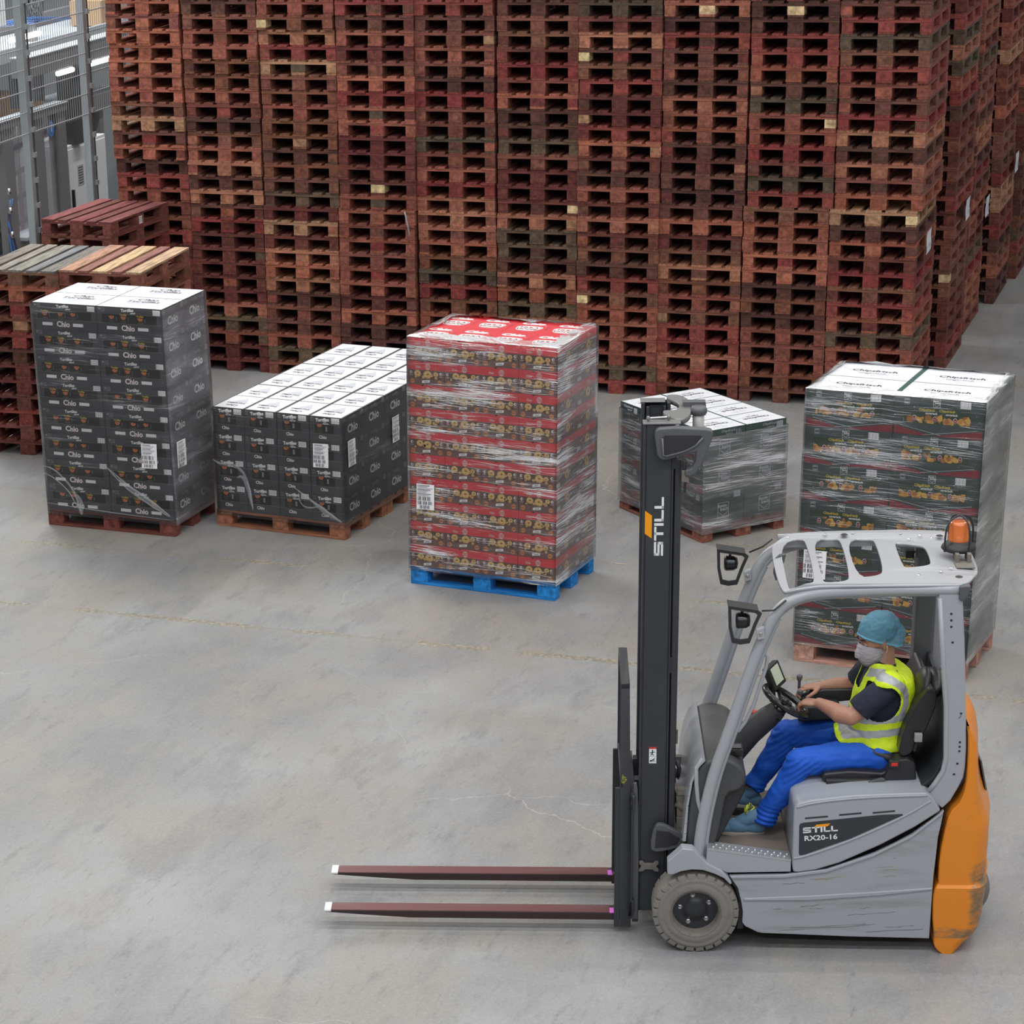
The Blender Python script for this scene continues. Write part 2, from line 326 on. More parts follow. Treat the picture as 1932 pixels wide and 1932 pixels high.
for ci in range(10):                      # ten stacks along the front
    base = WALL0 + U * PITCH_X * (ci - 7)
    lay = 0; bx = by = 0; nb = 0
    for r in range(NROW):
        if nb == 0: nb = rw.choice((9, 12, 13, 15)); bx = rw.uniform(-.018, .018) + r * .0008; by = rw.uniform(-.02, .02)
        nb -= 1
        p = base + U * (bx + rw.uniform(-.006, .006)) + V * (by + rw.uniform(-.01, .01)) + Vector((0, 0, r * (HP + .0006)))
        a = YAW + rw.uniform(-.006, .006)
        if r >= 26 or r < HIDE.get(ci + 1, 0): back_pallet(p, a, rw)
        else:
            pallet(p, a, '@ pallet, %s up from floor, in %s front stack from the fence' % (ORD[r + 1], ORD[ci + 1]), 'empty pallets in the stacked wall', rnd=rw)
for si in range(1, 7):                      # stacks behind the corner, seen from their long side
    for r in range(NROW):
        if r == 0 or r % 9 == 0: bx = rw.uniform(-.02, .02) + r * .0008; by = rw.uniform(-.02, .02)
        p = WALL0 + U * (PITCH_X * 2 + sidepos[si][0] + bx + rw.uniform(-.005, .005)) + V * (sidepos[si][1] + by) + Vector((0, 0, r * (HP + .0006)))
        a = YAW + rw.uniform(-.006, .006)
        if si <= 2 and 1 <= r <= 25:
            pallet(p, a, '@ pallet, %s up from floor, in %s stack behind the wall corner' % (ORD[r + 1], ORD[si]), 'pallets in the side stacks', rnd=rw)
        else: back_pallet(p, a, rw)
for ci in range(1, 9):                      # a second row behind the front stacks keeps the openings dark
    for r in range(NROW):
        back_pallet(WALL0 + U * PITCH_X * (ci - 7) + V * 1.26 + Vector((0, 0, r * (HP + .0006))), YAW, rw)
# loose stacks beside the fence
def stack_at(x, y, yaw, n, lo, name, tops, label):
    rr = random.Random(n * 7 + int(x * 10))
    for r in range(n):
        q = Vector((x + (0 if r == n - 1 else rr.uniform(-.012, .012)), y + (0 if r == n - 1 else rr.uniform(-.012, .012)), r * (HP + .0006))); a = yaw + rr.uniform(-.008, .008)
        if r < lo: back_pallet(q, a, rr)
        elif r == n - 1: yield r, q, a, True
        else:
            pallet(q, a, '@ pallet, %s, %s up from floor' % (label, ORD[r + 1]), name, rnd=rr)
BOARDS = {'grey': [(.17, .15, .13), (.22, .205, .18), (.20, .19, .165), (.165, .17, .175), (.16, .145, .13)],
          'tan': [(.36, .205, .14), (.24, .115, .09), (.47, .33, .19), (.24, .105, .085), (.42, .285, .18)],
          'red': [(.17, .052, .05), (.145, .055, .045), (.18, .055, .052), (.15, .05, .045), (.165, .055, .052)]}
def top_pallet(q, a, kind, label, grp):
    e = empty('euro_pallet', q, a); tag(e, label, 'pallet', grp); rr = random.Random(3)
    base_c = {'grey': (.15, .075, .05, 1), 'tan': (.2, .075, .055, 1), 'red': (.17, .055, .045, 1)}[kind]
    for (x, wd), c in zip(((0, .145), (.1875, .1), (.3275, .145), (.5125, .1), (.655, .145)), BOARDS[kind]):
        b = MB(); b.box(x, rr.uniform(-.006, .006), .1225, x + wd, 1.2, .1435, W_Y); b.build('deck_board', e, bevel=.002, color=(*c, 1))
    for y in (0, .5275, 1.055): b = MB(); b.box(0, y, .1003, .8, y + .145, .1222, W_X); b.build('stringer_board', e, color=base_c)
    for x, wd in ((0, .1), (.3275, .145), (.7, .1)):
        b = MB(); b.box(x, 0, .0004, x + wd, 1.2, .0221, W_Y); b.build('bottom_board', e, color=base_c)
        for y in (0, .5275, 1.055): b = MB(); b.box(x, y, .0223, x + wd, y + .145, .1, W_N); b.build('block', e, color=vary(base_c[:3], .15, rr))
    if kind == 'red':
        b = MB(); f = Face(b, (.8, .66, .03), (0, -1, 0), (0, 0, 1)); f = Face(b, (.8, .56, .03), (0, 1, 0), (0, 0, 1))
        f.barcode(0, 0, .07, .075, MAT_WHITE, MAT_BLACK, .003); b.build('barcode_sticker', e)
    return e
MAT_WHITE = mat('label_white', (.88, .88, .90, 1), .5); MAT_BLACK = mat('print_black', (.015, .015, .018, 1), .5)
def stacks():
    # (x, y, yaw, count, hidden lowest)
    for r, q, a, t in stack_at(-1.86, 23.35, -.353, 12, 7, 'pallets in the loose stack under the tan topped pallet', 1, 'loose stack behind the tortilla cartons'):
        top_pallet(q, a, 'tan', 'red pallet with mixed tan and red deck boards, topmost behind tortilla cartons', 'topmost pallets of the loose stacks')
    for r, q, a, t in stack_at(-2.64, 23.56, -.353, 12, 1, 'pallets in the loose stack under the grey topped pallet', 1, 'loose stack under the grey boards'):
        top_pallet(q, a, 'grey', 'brown pallet with weathered grey deck boards, topmost beside the tan topped one', 'topmost pallets of the loose stacks')
    for r, q, a, t in stack_at(-2.21, 26.02, -.466, 12, 9, 'pallets in the loose stack under the red topped pallet', 1, 'loose stack by the fence post'):
        top_pallet(q, a, 'red', 'all-red pallet with a small barcode sticker, topmost of the stack by the fence', 'topmost pallets of the loose stacks')
stacks()
# the rest of the pallets as one object
def build_rest():
    d, bl, ba = PM[0]; src = []
    for me in [d] + bl + [ba]:
        src.append(([v.co.copy() for v in me.vertices], [(list(p.vertices), p.material_index) for p in me.polygons], [m.name for m in me.materials]))
    vs, fs, mi, cols = [], [], [], []; names = [W_X.name, W_Y.name, W_N.name]
    for loc, rz, c in rest:
        R = Matrix.Rotation(rz, 3, 'Z')
        for V_, F_, mn in src:
            o = len(vs); vs += [tuple(R @ v + loc) for v in V_]
            for p, k in F_: fs.append([o + i for i in p]); mi.append(names.index(mn[k])); cols.append(c)
    me = bpy.data.meshes.new('pallets'); me.from_pydata(vs, [], fs)
    rm = []
    for base_m in (W_X, W_Y, W_N):
        m = base_m.copy(); m.name = base_m.name + '_far'; at = m.node_tree.nodes.new('ShaderNodeAttribute'); at.attribute_name = 'paint'
        for l in list(m.node_tree.links):
            if l.from_node.type == 'OBJECT_INFO' and l.from_socket.name == 'Color': to = l.to_socket; m.node_tree.links.remove(l); m.node_tree.links.new(at.outputs['Color'], to)
        me.materials.append(m)
    me.polygons.foreach_set('material_index', mi)
    ca = me.attributes.new('paint', 'FLOAT_COLOR', 'FACE'); flat = []
    for c in cols: flat += list(c)
    ca.data.foreach_set('color', flat); me.update()
    o = bpy.data.objects.new('stacked_pallets', me); COL.objects.link(o)
    tag(o, 'remaining rust-red empty pallets far back in the stacked wall and behind its loads', 'pallets', kind='stuff')
build_rest()
b = MB(); b.tube([(1.405, 25.60, 1.735), (1.412, 25.575, 1.70), (1.43, 25.56, 1.61), (1.445, 25.57, 1.52), (1.449, 25.60, 1.475)], .007, mat('strap_grey', (.35, .37, .40, 1), .4), 6); tag(b.build('plastic_strap'), 'loose grey plastic strap hanging from a pallet opening in the wall', 'strap')
# paper sheets stapled on the side stacks
paper = mat('paper_sheet', (.72, .75, .80, 1), .6); ink = mat('paper_ink', (.25, .25, .28, 1), .6)
for si, (t, z, off, lab) in enumerate(((.34, 1.44, .005, 'white paper sheet stapled on the long side of the corner stack'), (.55, 1.42, .012, 'white paper sheet on the first stack behind the wall corner'), (.9, 1.10, .012, 'white paper sheet on the second stack behind the wall corner'), (1.0, 1.3, .012, 'white paper sheet on the third stack behind the wall corner'))):
    o = WALL0 + U * (PITCH_X * 2 + .8 + sidepos[si][0] + .05 + off) + V * (sidepos[si][1] + t - .148)
    b = MB(); f = Face(b, (0, 0, 0), tuple(V), (0, 0, 1)); n = 6
    vs = []; fs = []
    for i in range(n + 1):
        for j in (0, 1): vs.append(V * (.297 * j) + Vector((0, 0, .21 * i / n)) + U * (.003 * math.sin(i * 1.1 + si) - .004 * j))
    for i in range(n): fs.append((2 * i, 2 * i + 1, 2 * i + 3, 2 * i + 2))
    b.add(vs, fs, paper, True); Face(b, U * .013, tuple(V), (0, 0, 1)).text('B', .148, .15, .03, ink); Face(b, U * .013, tuple(V), (0, 0, 1)).text('TL0535', .148, .08, .05, ink)
    ob = b.build('paper_sheet'); ob.location = o + Vector((0, 0, z)); tag(ob, lab, 'paper sheet', 'paper sheets on the pallet stacks')
# ------------------------------------------------------------------ cartons
CH = mat('carton_charcoal', (.062, .064, .070, 1), .42, nscale=5, namt=.3, ncol=(.085, .087, .095, 1))
CHD = mat('carton_window_dark', (.012, .011, .011, 1), .45)
CW = mat('carton_white_top', (.80, .82, .86, 1), .5)
CG = mat('print_light_grey', (.60, .62, .68, 1), .6)
CD = mat('print_dark', (.02, .025, .04, 1), .5)
CWT = mat('print_white', (.92, .92, .93, 1), .5)
CRD = mat('print_red_outline', (.34, .05, .05, 1), .5)
CYE = mat('print_yellow', (.75, .55, .06, 1), .5)
CHIP = mat('print_tortilla_chips', (.62, .20, .07, 1), .5, nscale=60, namt=.8, ncol=(.20, .05, .02, 1))
CGO = mat('print_olive_gold', (.12, .09, .03, 1), .5)
BC = mat('print_barcode_grey', (.26, .26, .28, 1), .6)
SM = mat('print_faded_grey', (.27, .275, .285, 1), .6)
RED = mat('carton_red', (.72, .06, .075, 1), .45, nscale=4, namt=.3, ncol=(.62, .06, .06, 1))
BRN = mat('carton_brown', (.19, .11, .095, 1), .5)
BRD = mat('carton_brown_dark', (.12, .07, .05, 1), .5)
HOOP = mat('print_corn_hoops', (.78, .54, .22, 1), .5, nscale=70, namt=.8, ncol=(.30, .15, .03, 1))
CRISP_D = mat('print_hoop_shade', (.45, .25, .07, 1), .5)
HOOPD = mat('print_hoop_hole', (.20, .10, .03, 1), .5)
ORG = mat('print_orange_badge', (.66, .26, .10, 1), .5)
PNK = mat('print_pink_white', (.72, .50, .50, 1), .5)
BRT = mat('print_top_brown', (.30, .08, .07, 1), .5)
GRN = mat('carton_green', (.038, .062, .056, 1), .45, nscale=5, namt=.3, ncol=(.05, .075, .07, 1))
GRD = mat('carton_green_window', (.02, .045, .02, 1), .5, nscale=40, namt=.6, ncol=(.05, .10, .02, 1))
GRE = mat('carton_green_edge', (.05, .11, .10, 1), .5)
WIN = mat('print_deep_red', (.26, .02, .03, 1), .5)
CRISP = mat('print_crisps', (.66, .33, .05, 1), .5, nscale=50, namt=.9, ncol=(.42, .14, .02, 1))
CRISP3 = mat('print_crisps_shade', (.42, .15, .02, 1), .5)
CRISP2 = mat('print_crisps_bright', (.76, .46, .09, 1), .5, nscale=60, namt=.7, ncol=(.5, .2, .02, 1))
def body(w_, d, h, m, r=.003):
    """Carton: a box with slightly bulging sides and soft edges, with printing on it."""
    mb = MB(); g = .0015
    P = chaikin([(g + .004, g), (w_ - g - .004, g), (w_ - g, g + .004), (w_ - g, d - g - .004), (w_ - g - .004, d - g), (g + .004, d - g), (g, d - g - .004), (g, g + .004)], 0)
    mb.prism(P, .0005, h - .0005, m, axis='z'); return mb
def chio(f, u, v, s, red=True):
    if red:
        f.text('Chio', u, v, s, CRD, .0007, bold=.06)
    f.text('Chio', u, v, s, CWT, .0012, bold=.03)
def top_black(mb, w_, d, h, flip):
    f = Face(mb, (0, 0, h), (1, 0, 0), (0, 1, 0))
    if flip: f = Face(mb, (w_, d, h), (-1, 0, 0), (0, -1, 0))
    b = .007; bx_ = .014 if flip else .006; f.rect(0, 0, w_, d, CH, .0002); f.rect(bx_, b, w_ - bx_, d - b, CW)
    cx = w_ / 2; k = min(w_ / .42, 1.25)
    f.poly([(cx - .12 * k, .23 * d / .4), (cx - .03 * k, .07 * d / .4), (cx + .10 * k, .215 * d / .4)], CG, .0008)
    f.text('Chio', cx + .02 * k, .305 * d / .4, .072 * k, CD, .0012, bold=.03, shear=.15, wide=1.1); f.text('Tortillas', cx + .01 * k, .235 * d / .4, .066 * k, CD, .0012, bold=.03, shear=.15, wide=1.1); f.text('wild paprika', cx - .01 * k, .175 * d / .4, .03 * k, CG, .0012)
    f.text('8102 A', w_ * .82, .05, .022, CG, .001)
    f.line((.0, d * .5), (.0, d * .5 + .08), .006, CD, .001); f.line((w_ - .004, d * .36), (w_ - .004, d * .62), .004, CGO, .001)
def side_black(mb, w_, d, h):
    f = Face(mb, (w_ - .0015, 0, 0), (0, 1, 0), (0, 0, 1))
    f.line((0, h * .76), (d, h * .76), .002, CHD)
    f.text('Tortillas', d * .47, h * .875, .032, SM, bold=.02, rot=.1); f.text('salted', d * .6, h * .80, .018, SM, rot=.1)
    f.barcode(d * .84, h * .79, d * .97, h * .97, SM, CH, n=5); f.frame(d * .03, h * .8, d * .15, h * .95, .002, SM); f.text('8102', d * .09, h * .875, .02, SM)
    f.text('Chio', d * .47, h * .47, .095, SM, .0007, bold=.05); f.text('Chio', d * .47, h * .47, .095, CWT, .0012, bold=.02)
def bag(f, u, v, s=1, name=True):
    f.rect(u - .042 * s, v - .036, u + .042 * s, v + .036, CHD, .0005)
    if name: f.text('Tortillas', u - .002, v + .030, .019 * s, CYE, .001, bold=.03)
    P = [(-.022, .0), (-.026, .018), (-.012, .016), (-.004, .022), (.006, .014), (.02, .019), (.024, .006), (.014, -.002), (.016, -.012), (.004, -.006), (-.006, -.014), (-.014, -.004)]
    f.poly([(u + x * s, v + y) for x, y in P], CHIP, .001)
    f.poly([(u - .03 * s, v - .022), (u + .03 * s, v - .022), (u + .018 * s, v - .032), (u - .018 * s, v - .032)], CGO, .001)
    f.line((u + .042 * s, v + .012), (u + .044 * s, v - .02), .003, SM, .001)
def carton_wide(seed):
    w_, d, h = .6, .4, .22; rr = random.Random(seed); mb = body(w_, d, h, CH); f = Face(mb, (0, .0015, 0), (1, 0, 0), (0, 0, 1))
    f.frame(.012, .178, .078, .212, .0015, SM); f.circ(.03, .199, .01, SM); f.text('8102', .058, .202, .014, SM); f.text('A104', .06, .187, .016, SM)
    f.text('Tortillas', .285, .196, .034, CWT, bold=.04, rot=.06); f.text('salted', .335, .176, .02, CWT, bold=.03, rot=.06); f.barcode(.515, .168, .582, .21, CWT, BC)
    f.rect(.05, .088, .55, .162, CHD, .0003)
    for i in range(3): bag(f, .125 + .135 * i + rr.uniform(-.015, .015), .126 + rr.uniform(-.008, .004), 1.0, rr.random() > .3)
    f.line((0, .163), (.6, .163), .0015, SM); f.line((0, .087), (.6, .087), .0015, SM)
    chio(f, .285, .048, .062); f.rect(.09, .034, .185, .06, CWT); f.rect(.375, .034, .47, .06, CWT)
    side_black(mb, w_, d, h); top_black(mb, w_, d, h, False); return mb.mesh('tortilla_carton')
def carton_narrow(seed):
    w_, d, h = .3, .4, .22; rr = random.Random(seed); mb = body(w_, d, h, CH); f = Face(mb, (0, .0015, 0), (1, 0, 0), (0, 0, 1))
    f.text('8102', .025, .205, .014, SM); f.line((.012, .193), (.04, .193), .0015, SM); f.text('A104', .025, .182, .014, SM)
    f.text('Tortillas', .12, .192, .036, CWT, bold=.05, rot=.08); f.text('wild', .142, .174, .014, CWT); f.text('Paprika', .15, .163, .017, CWT, bold=.03, rot=.06); f.barcode(.2, .168, .272, .213, CWT, BC)
    u = .09 + rr.uniform(-.006, .006); f.rect(.05, .08, .22, .155, CHD, .0003); P = [(-.022, .0), (-.026, .018), (-.004, .016), (.01, .02), (.024, .012), (.014, -.002), (.004, -.008), (-.012, -.006)]
    f.poly([(u + x, .138 + y) for x, y in P], CHIP, .001)
    for k in range(4): f.line((u - .026 + k * .003, .118 - .009 * k), (u + .026 - k * .003, .118 - .009 * k), .004, CGO, .001)
    f.rect(.146, .10, .164, .14, SM, .001)
    f.line((0, .157), (.3, .157), .0015, SM); f.line((0, .076), (.3, .076), .0015, SM); chio(f, .12, .048, .036)
    side_black(mb, w_, d, h); top_black(mb, w_, d, h, True); return mb.mesh('tortilla_carton')
def hoop(f, u, v, r):
    f.circ(u, v, r, HOOP, .001, 14, r * .92); f.circ(u + r * .05, v + r * .1, r * .30, HOOPD, .0014, 10, r * .18); f.poly([(u - r * .9, v - r * .5), (u - r * .2, v - r * .86), (u + r * .6, v - r * .7), (u - r * .1, v - r * .62)], CRISP_D, .0014)
def badge(f, u, v, s, m1, m2, lines=('HULA', 'HOOPS')):
    P = [(-1, .35), (-.8, .62), (-.3, .72), (.3, .72), (.8, .62), (1, .35), (.8, -.5), (.45, -.75), (-.45, -.75), (-.8, -.5)]
    f.poly([(u + x * s, v + y * s) for x, y in chaikin(P, 1)], m1, .0010)
    f.poly([(u + x * s * .92, v + y * s * .9) for x, y in chaikin(P, 1)], m2, .0013); f.poly([(u + x * s * .87, v + y * s * .84) for x, y in chaikin(P, 1)], m1, .0016)
    f.text(lines[0], u, v + s * .22, s * .46, m2, .002, bold=.05, wide=1.15); f.text(lines[1], u, v - s * .28, s * .44, m2, .002, bold=.05)
def carton_red(seed):
    w_, d, h = .3, .4, .18; rr = random.Random(seed); mb = MB(); g = .0015
    mb.box(g, g, .0005, w_ - g, d - g, .115, BRN); f = Face(mb, (0, .0015, 0), (1, 0, 0), (0, 0, 1))
    f.rect(.03, .05, .27, .113, BRD, .0003)
    for (u, v, r) in ((.085, .085, .028), (.165, .082, .034), (.125, .066, .012), (.205, .072, .012), (.235, .09, .02), (.055, .06, .008), (.225, .06, .012)):
        u += rr.uniform(-.01, .01); v = min(v + rr.uniform(-.006, .006), .112 - r * .92); hoop(f, u, v, r)
    for u in (.027, .272): f.circ(u, .093, .011, CWT, .001, 10); f.circ(u + .003, .093, .006, BRN, .0014, 8); f.text('Chio', u, .072, .014, PNK, .001, bold=.03)
    for u in (.036, .262): f.circ(u, .026, .019, ORG, .001, 12); f.text('MAIS', u, .026, .012, BRN, .0014, bold=.02)
    f.poly([(.115, .014), (.18, .022), (.182, .042), (.117, .034)], CWT, .001); f.text('classic', .149, .028, .014, BRN, .0014, rot=.12)
    s = Face(mb, (w_ - .0015, 0, 0), (0, 1, 0), (0, 0, 1))
    hoop(s, .235, .07, .043); hoop(s, .17, .10, .010); s.rect(.03, .012, .10, .042, CG); s.text('classic', .11, .085, .02, CWT, rot=.2, bold=.02); s.circ(.30, .08, .008, CWT); s.text('1', .31, .05, .02, PNK); s.text('Chio', .35, .04, .016, PNK)
    lid = MB(); lid.box(g * .5, g * .5, .1155, w_ - g * .5, d - g * .5, h, RED)
    f = Face(lid, (0, g * .5, 0), (1, 0, 0), (0, 0, 1)); chio_u = .085
    f.text('Chio', chio_u, .135, .022, PNK, bold=.05); f.circ(.165, .142, .022, PNK, .0008, 14, .025); f.text('HULA', .165, .149, .013, RED, .0012, bold=.04); f.text('HOOPS', .165, .135, .012, RED, .0012, bold=.04)
    f.poly([(.12 + .012 * math.cos(math.pi + math.pi * k / 6), .18 + .009 * math.sin(math.pi + math.pi * k / 6)) for k in range(7)], CHD, .0008)
    s = Face(lid, (w_ - g * .5, 0, 0), (0, 1, 0), (0, 0, 1)); s.text('Chio', .24, .147, .034, PNK, bold=.05)
    t = Face(lid, (0, 0, h), (1, 0, 0), (0, 1, 0)); badge(t, .15, .145, .108, CWT, BRT); t.text('Chio', .13, .30, .085, CWT, bold=.08, shear=.2, wide=1.1)
    t.line((.285, .14), (.285, .25), .006, BRT); t.circ(.245, .26, .008, PNK)
    return mb.mesh('snack_carton'), lid.mesh('lid')
def emblem(f, u, v, s, m):
    """Outlined square with a pennant notch below and two lines of lower-case writing."""
    t = s * .035; f.line((u - s / 2, v + s * .55), (u + s / 2, v + s * .55), t, m); f.line((u - s / 2, v + s * .55), (u - s / 2, v - s * .6), t, m); f.line((u + s / 2, v + s * .55), (u + s / 2, v - s * .6), t, m); f.line((u - s / 2, v - s * .6), (u + s / 2, v - s * .6), t, m)
    f.line((u - s / 2, v - s * .12), (u, v - s * .5), t, m); f.line((u, v - s * .5), (u + s / 2, v - s * .12), t, m)
    f.text('funny-', u - s * .05, v + s * .32, s * .34, m, bold=.03, rot=.06); f.text('frisch', u + s * .1, v + s * .03, s * .34, m, bold=.03, rot=.06)
def green_top(mb, w_, d, h):
    wide = w_ > .4
    if wide: f = Face(mb, (0, 0, h), (1, 0, 0), (0, 1, 0)); W, D = w_, d
    else: f = Face(mb, (w_, 0, h), (0, 1, 0), (-1, 0, 0)); W, D = d, w_; f = Face(mb, (0, d, h), (0, -1, 0), (1, 0, 0))
    f.rect(0, 0, W, D, GRE, .0002); e = .012; f.rect(e * (1.6 if wide else .6), e * .5, W - e * (1.6 if wide else 1), D - e * .5, CW)
    f.text('Chipsfrisch', W * .5, D * .52, .064 if wide else .05, CD, .001, bold=.028, wide=1.1); f.text('ungarisch', W * .5, D * .36, .05 if wide else .032, CD if not wide else SM, .001)
    f.line((W * .12, D * .62), (W * .52, D * .2), .004, SM); f.line((W * .5, D * .22), (W * .9, D * .45), .004, SM)
    f.frame(W * .42, D * .68, W * .60, D * .88, .003, CG, .001); f.text('funny-frisch', W * .51, D * .78, .03, CG, .001); f.text('4791 A601', W * .84, D * .12, .024, CG, .001)
def carton_green_wide(seed):
    w_, d, h = .6, .4, .259; rr = random.Random(seed); mb = body(w_, d, h, GRN); f = Face(mb, (0, .0015, 0), (1, 0, 0), (0, 0, 1))
    f.frame(.07, .206, .105, .247, .001, CG); f.text('4791', .0875, .237, .015, CG); f.text('A601', .0875, .216, .015, CG)
    emblem(f, .285, .226, .046, CWT); f.barcode(.44, .203, .51, .25, CWT, BC)
    f.rect(.065, .083, .515, .185, GRD, .0003); a = rr.uniform(-.04, .03)
    for i in range(4):
        u = .08 + .135 * i + a
        def clip(P): return [(min(max(x, .067), .513), y) for x, y in P]
        if .05 < u < .47:
            for ci_ in range(9):
                cx_, cy_ = u + .012 + rr.uniform(-.045, .05), .096 + abs(rr.gauss(0, .022)); cy_ = min(cy_, .16); sz = rr.uniform(.016, .027) * (1 - (cy_ - .09) * 4); aa = rr.uniform(0, 3.14)
                if abs(cx_ - u - .012) > .055 - (cy_ - .09) * .6: continue
                P = []
                for k in range(7):
                    t = 2 * math.pi * k / 7; r_ = sz * (1 + rr.uniform(-.3, .25)); X, Y = r_ * math.cos(t) * 1.25, r_ * math.sin(t) * .8; P.append((cx_ + X * math.cos(aa) - Y * math.sin(aa), max(.086, cy_ + X * math.sin(aa) + Y * math.cos(aa))))
                f.poly(clip(P), (CRISP, CRISP2, CRISP3)[ci_ % 3], .0008 + .0001 * ci_)
        if .09 < u + .085 < .50: f.circ(u + .085, .117, .014, CWT, .001, 10, .02); f.circ(u + .085, .116, .012, WIN, .0013, 10, .018); f.text('m', u + .085, .116, .018, PNK, .0016)
        if .1 < u + .03 < .44 and rr.random() < .8: f.text('Chipsfrisch', u + .03, .177, .0235, CYE, .0022, bold=.03); f.text('ungarisch', u + .06, .155, .021, CWT, .0014, bold=.03)
    f.poly([(.006, .002), (.006, .062), (.24, .006), (.24, .002)], WIN); f.poly([(.594, .002), (.594, .058), (.56, .055), (.28, .006), (.28, .002)], WIN)
    f.line((.05, .062), (.32, .012), .0025, CG, .0009); f.line((.2, .006), (.56, .062), .0025, CG, .0009)
    s = Face(mb, (w_ - .0015, 0, 0), (0, 1, 0), (0, 0, 1)); emblem(s, .2, .12, .09, SM); s.text('Chipsfrisch', .12, .235, .026, SM, bold=.02); s.rect(.3, .21, .36, .25, SM)
    green_top(mb, w_, d, h); return mb.mesh('crisp_carton')
def carton_green_narrow(seed):
    w_, d, h = .3, .4, .259; mb = body(w_, d, h, GRN); f = Face(mb, (0, .0015, 0), (1, 0, 0), (0, 0, 1))
    f.text('4791', .03, .238, .016, SM); f.text('Chipsfrisch', .12, .238, .03, CG, bold=.02); f.text('ungarisch', .14, .215, .018, CG); f.barcode(.2, .196, .25, .244, CG, SM, n=6)
    f.rect(.055, .09, .16, .175, CHD, .0005)
    for k in range(6): f.line((.065, .165 - .012 * k), (.15, .160 - .012 * k), .003, SM, .0008)
    f.poly([(0.004, .002), (.004, .085), (.12, .045), (.15, .002)], WIN); f.poly([(.296, .002), (.296, .06), (.22, .07), (.15, .04), (.18, .002)], WIN); f.line((.01, .08), (.22, .03), .003, CG, .001); f.line((.1, .04), (.29, .075), .003, CG, .001)
    s = Face(mb, (w_ - .0015, 0, 0), (0, 1, 0), (0, 0, 1)); emblem(s, .2, .105, .105, CG); s.text('Chipsfrisch', .23, .236, .03, SM, bold=.02); s.text('ungarisch', .24, .212, .018, SM); s.rect(.3, .195, .362, .246, CG); s.barcode(.3, .195, .362, .246, CG, SM, n=6)
    green_top(mb, w_, d, h); return mb.mesh('crisp_carton')
LAYW = lambda k, n: 'top layer' if k == n - 1 else 'bottom layer' if k == 0 else ORD[k + 1] + ' layer up'
def load(name, x, y, yaw, nx, ny, nz, bw, bd, bh, meshes, what, group, jit=.004, lid=None, npal=1, swap=False, pcol=None, plab='', ptop=HP + .001, seed=1, pgroup=None, shear=0, dx=0):
    """Cartons on one or more pallets. Only the cartons one can see from the front, the right end or above are built."""
    rr = random.Random(seed); u = Vector((math.cos(yaw), math.sin(yaw), 0)); v = Vector((-math.sin(yaw), math.cos(yaw), 0)); o = Vector((x, y, 0))
    for k in range(npal):
        q = o + u * 1.2 + v * (.808 * k)
        e = full_pallet(q, yaw + math.pi / 2, pcol, plab if npal == 1 else plab % ('nearest', 'middle', 'rear')[k], pgroup)
    for kz in range(nz):
        lx, ly = rr.uniform(-jit, jit), rr.uniform(-jit, jit)
        for ix in range(nx):
            for iy in range(ny):
                vis = iy == 0 or ix == nx - 1 or kz == nz - 1
                if swap: vis = ix == 0 or iy == 0 or kz == nz - 1 or ix == nx - 1
                if not vis: continue
                me = rr.choice(meshes); g = .008 * (iy // 2) if npal > 1 else 0
                p = o + u * (ix * bw + dx + lx + shear * kz + rr.uniform(-.0012, .0012)) + v * (iy * bd + g + ly + rr.uniform(-.0012, .0012)) + Vector((0, 0, ptop + kz * bh))
                ob = bpy.data.objects.new(name, me[0] if lid else me); ob.location = p; ob.rotation_euler = (0, 0, yaw + rr.uniform(-.002, .002)); COL.objects.link(ob)
                if lid: part(me[1], 'lid', ob, (1, 1, 1, 1))
                col = 'near row' if ny > 1 and iy == 0 else ('%s row back' % ORD[iy + 1] if ny > 2 else 'back row')
                tag(ob, '%s, %s, %s, %s of row' % (what, LAYW(kz, nz), col, ('%s' % ORD[ix + 1])), 'box', group)
    return o, u, v
BLUE = (.015, .165, .46)
def full_pallet(q, a, c, lab, grp):
    e = empty('euro_pallet', q, a); tag(e, lab, 'pallet', grp); rr = random.Random(int(q.x * 100))
    def P(name, args, m):
        b = MB(); b.box(*args, m); b.build(name, e, color=vary(c, .1, rr), bevel=.002)
    for x, wd in ((0, .145), (.1875, .1), (.3275, .145), (.5125, .1), (.655, .145)): P('deck_board', (x, 0, .1225, x + wd, 1.2, .1435), W_Y)
    for yy in (0, .5275, 1.055): P('stringer_board', (0, yy, .1003, .8, yy + .145, .1222), W_X)
    for x, wd in ((0, .1), (.3275, .145), (.7, .1)):
        P('bottom_board', (x, 0, .0004, x + wd, 1.2, .0221), W_Y)
        for yy in (0, .5275, 1.055): P('block', (x, yy, .0223, x + wd, yy + .145, .1), W_N)
    return e
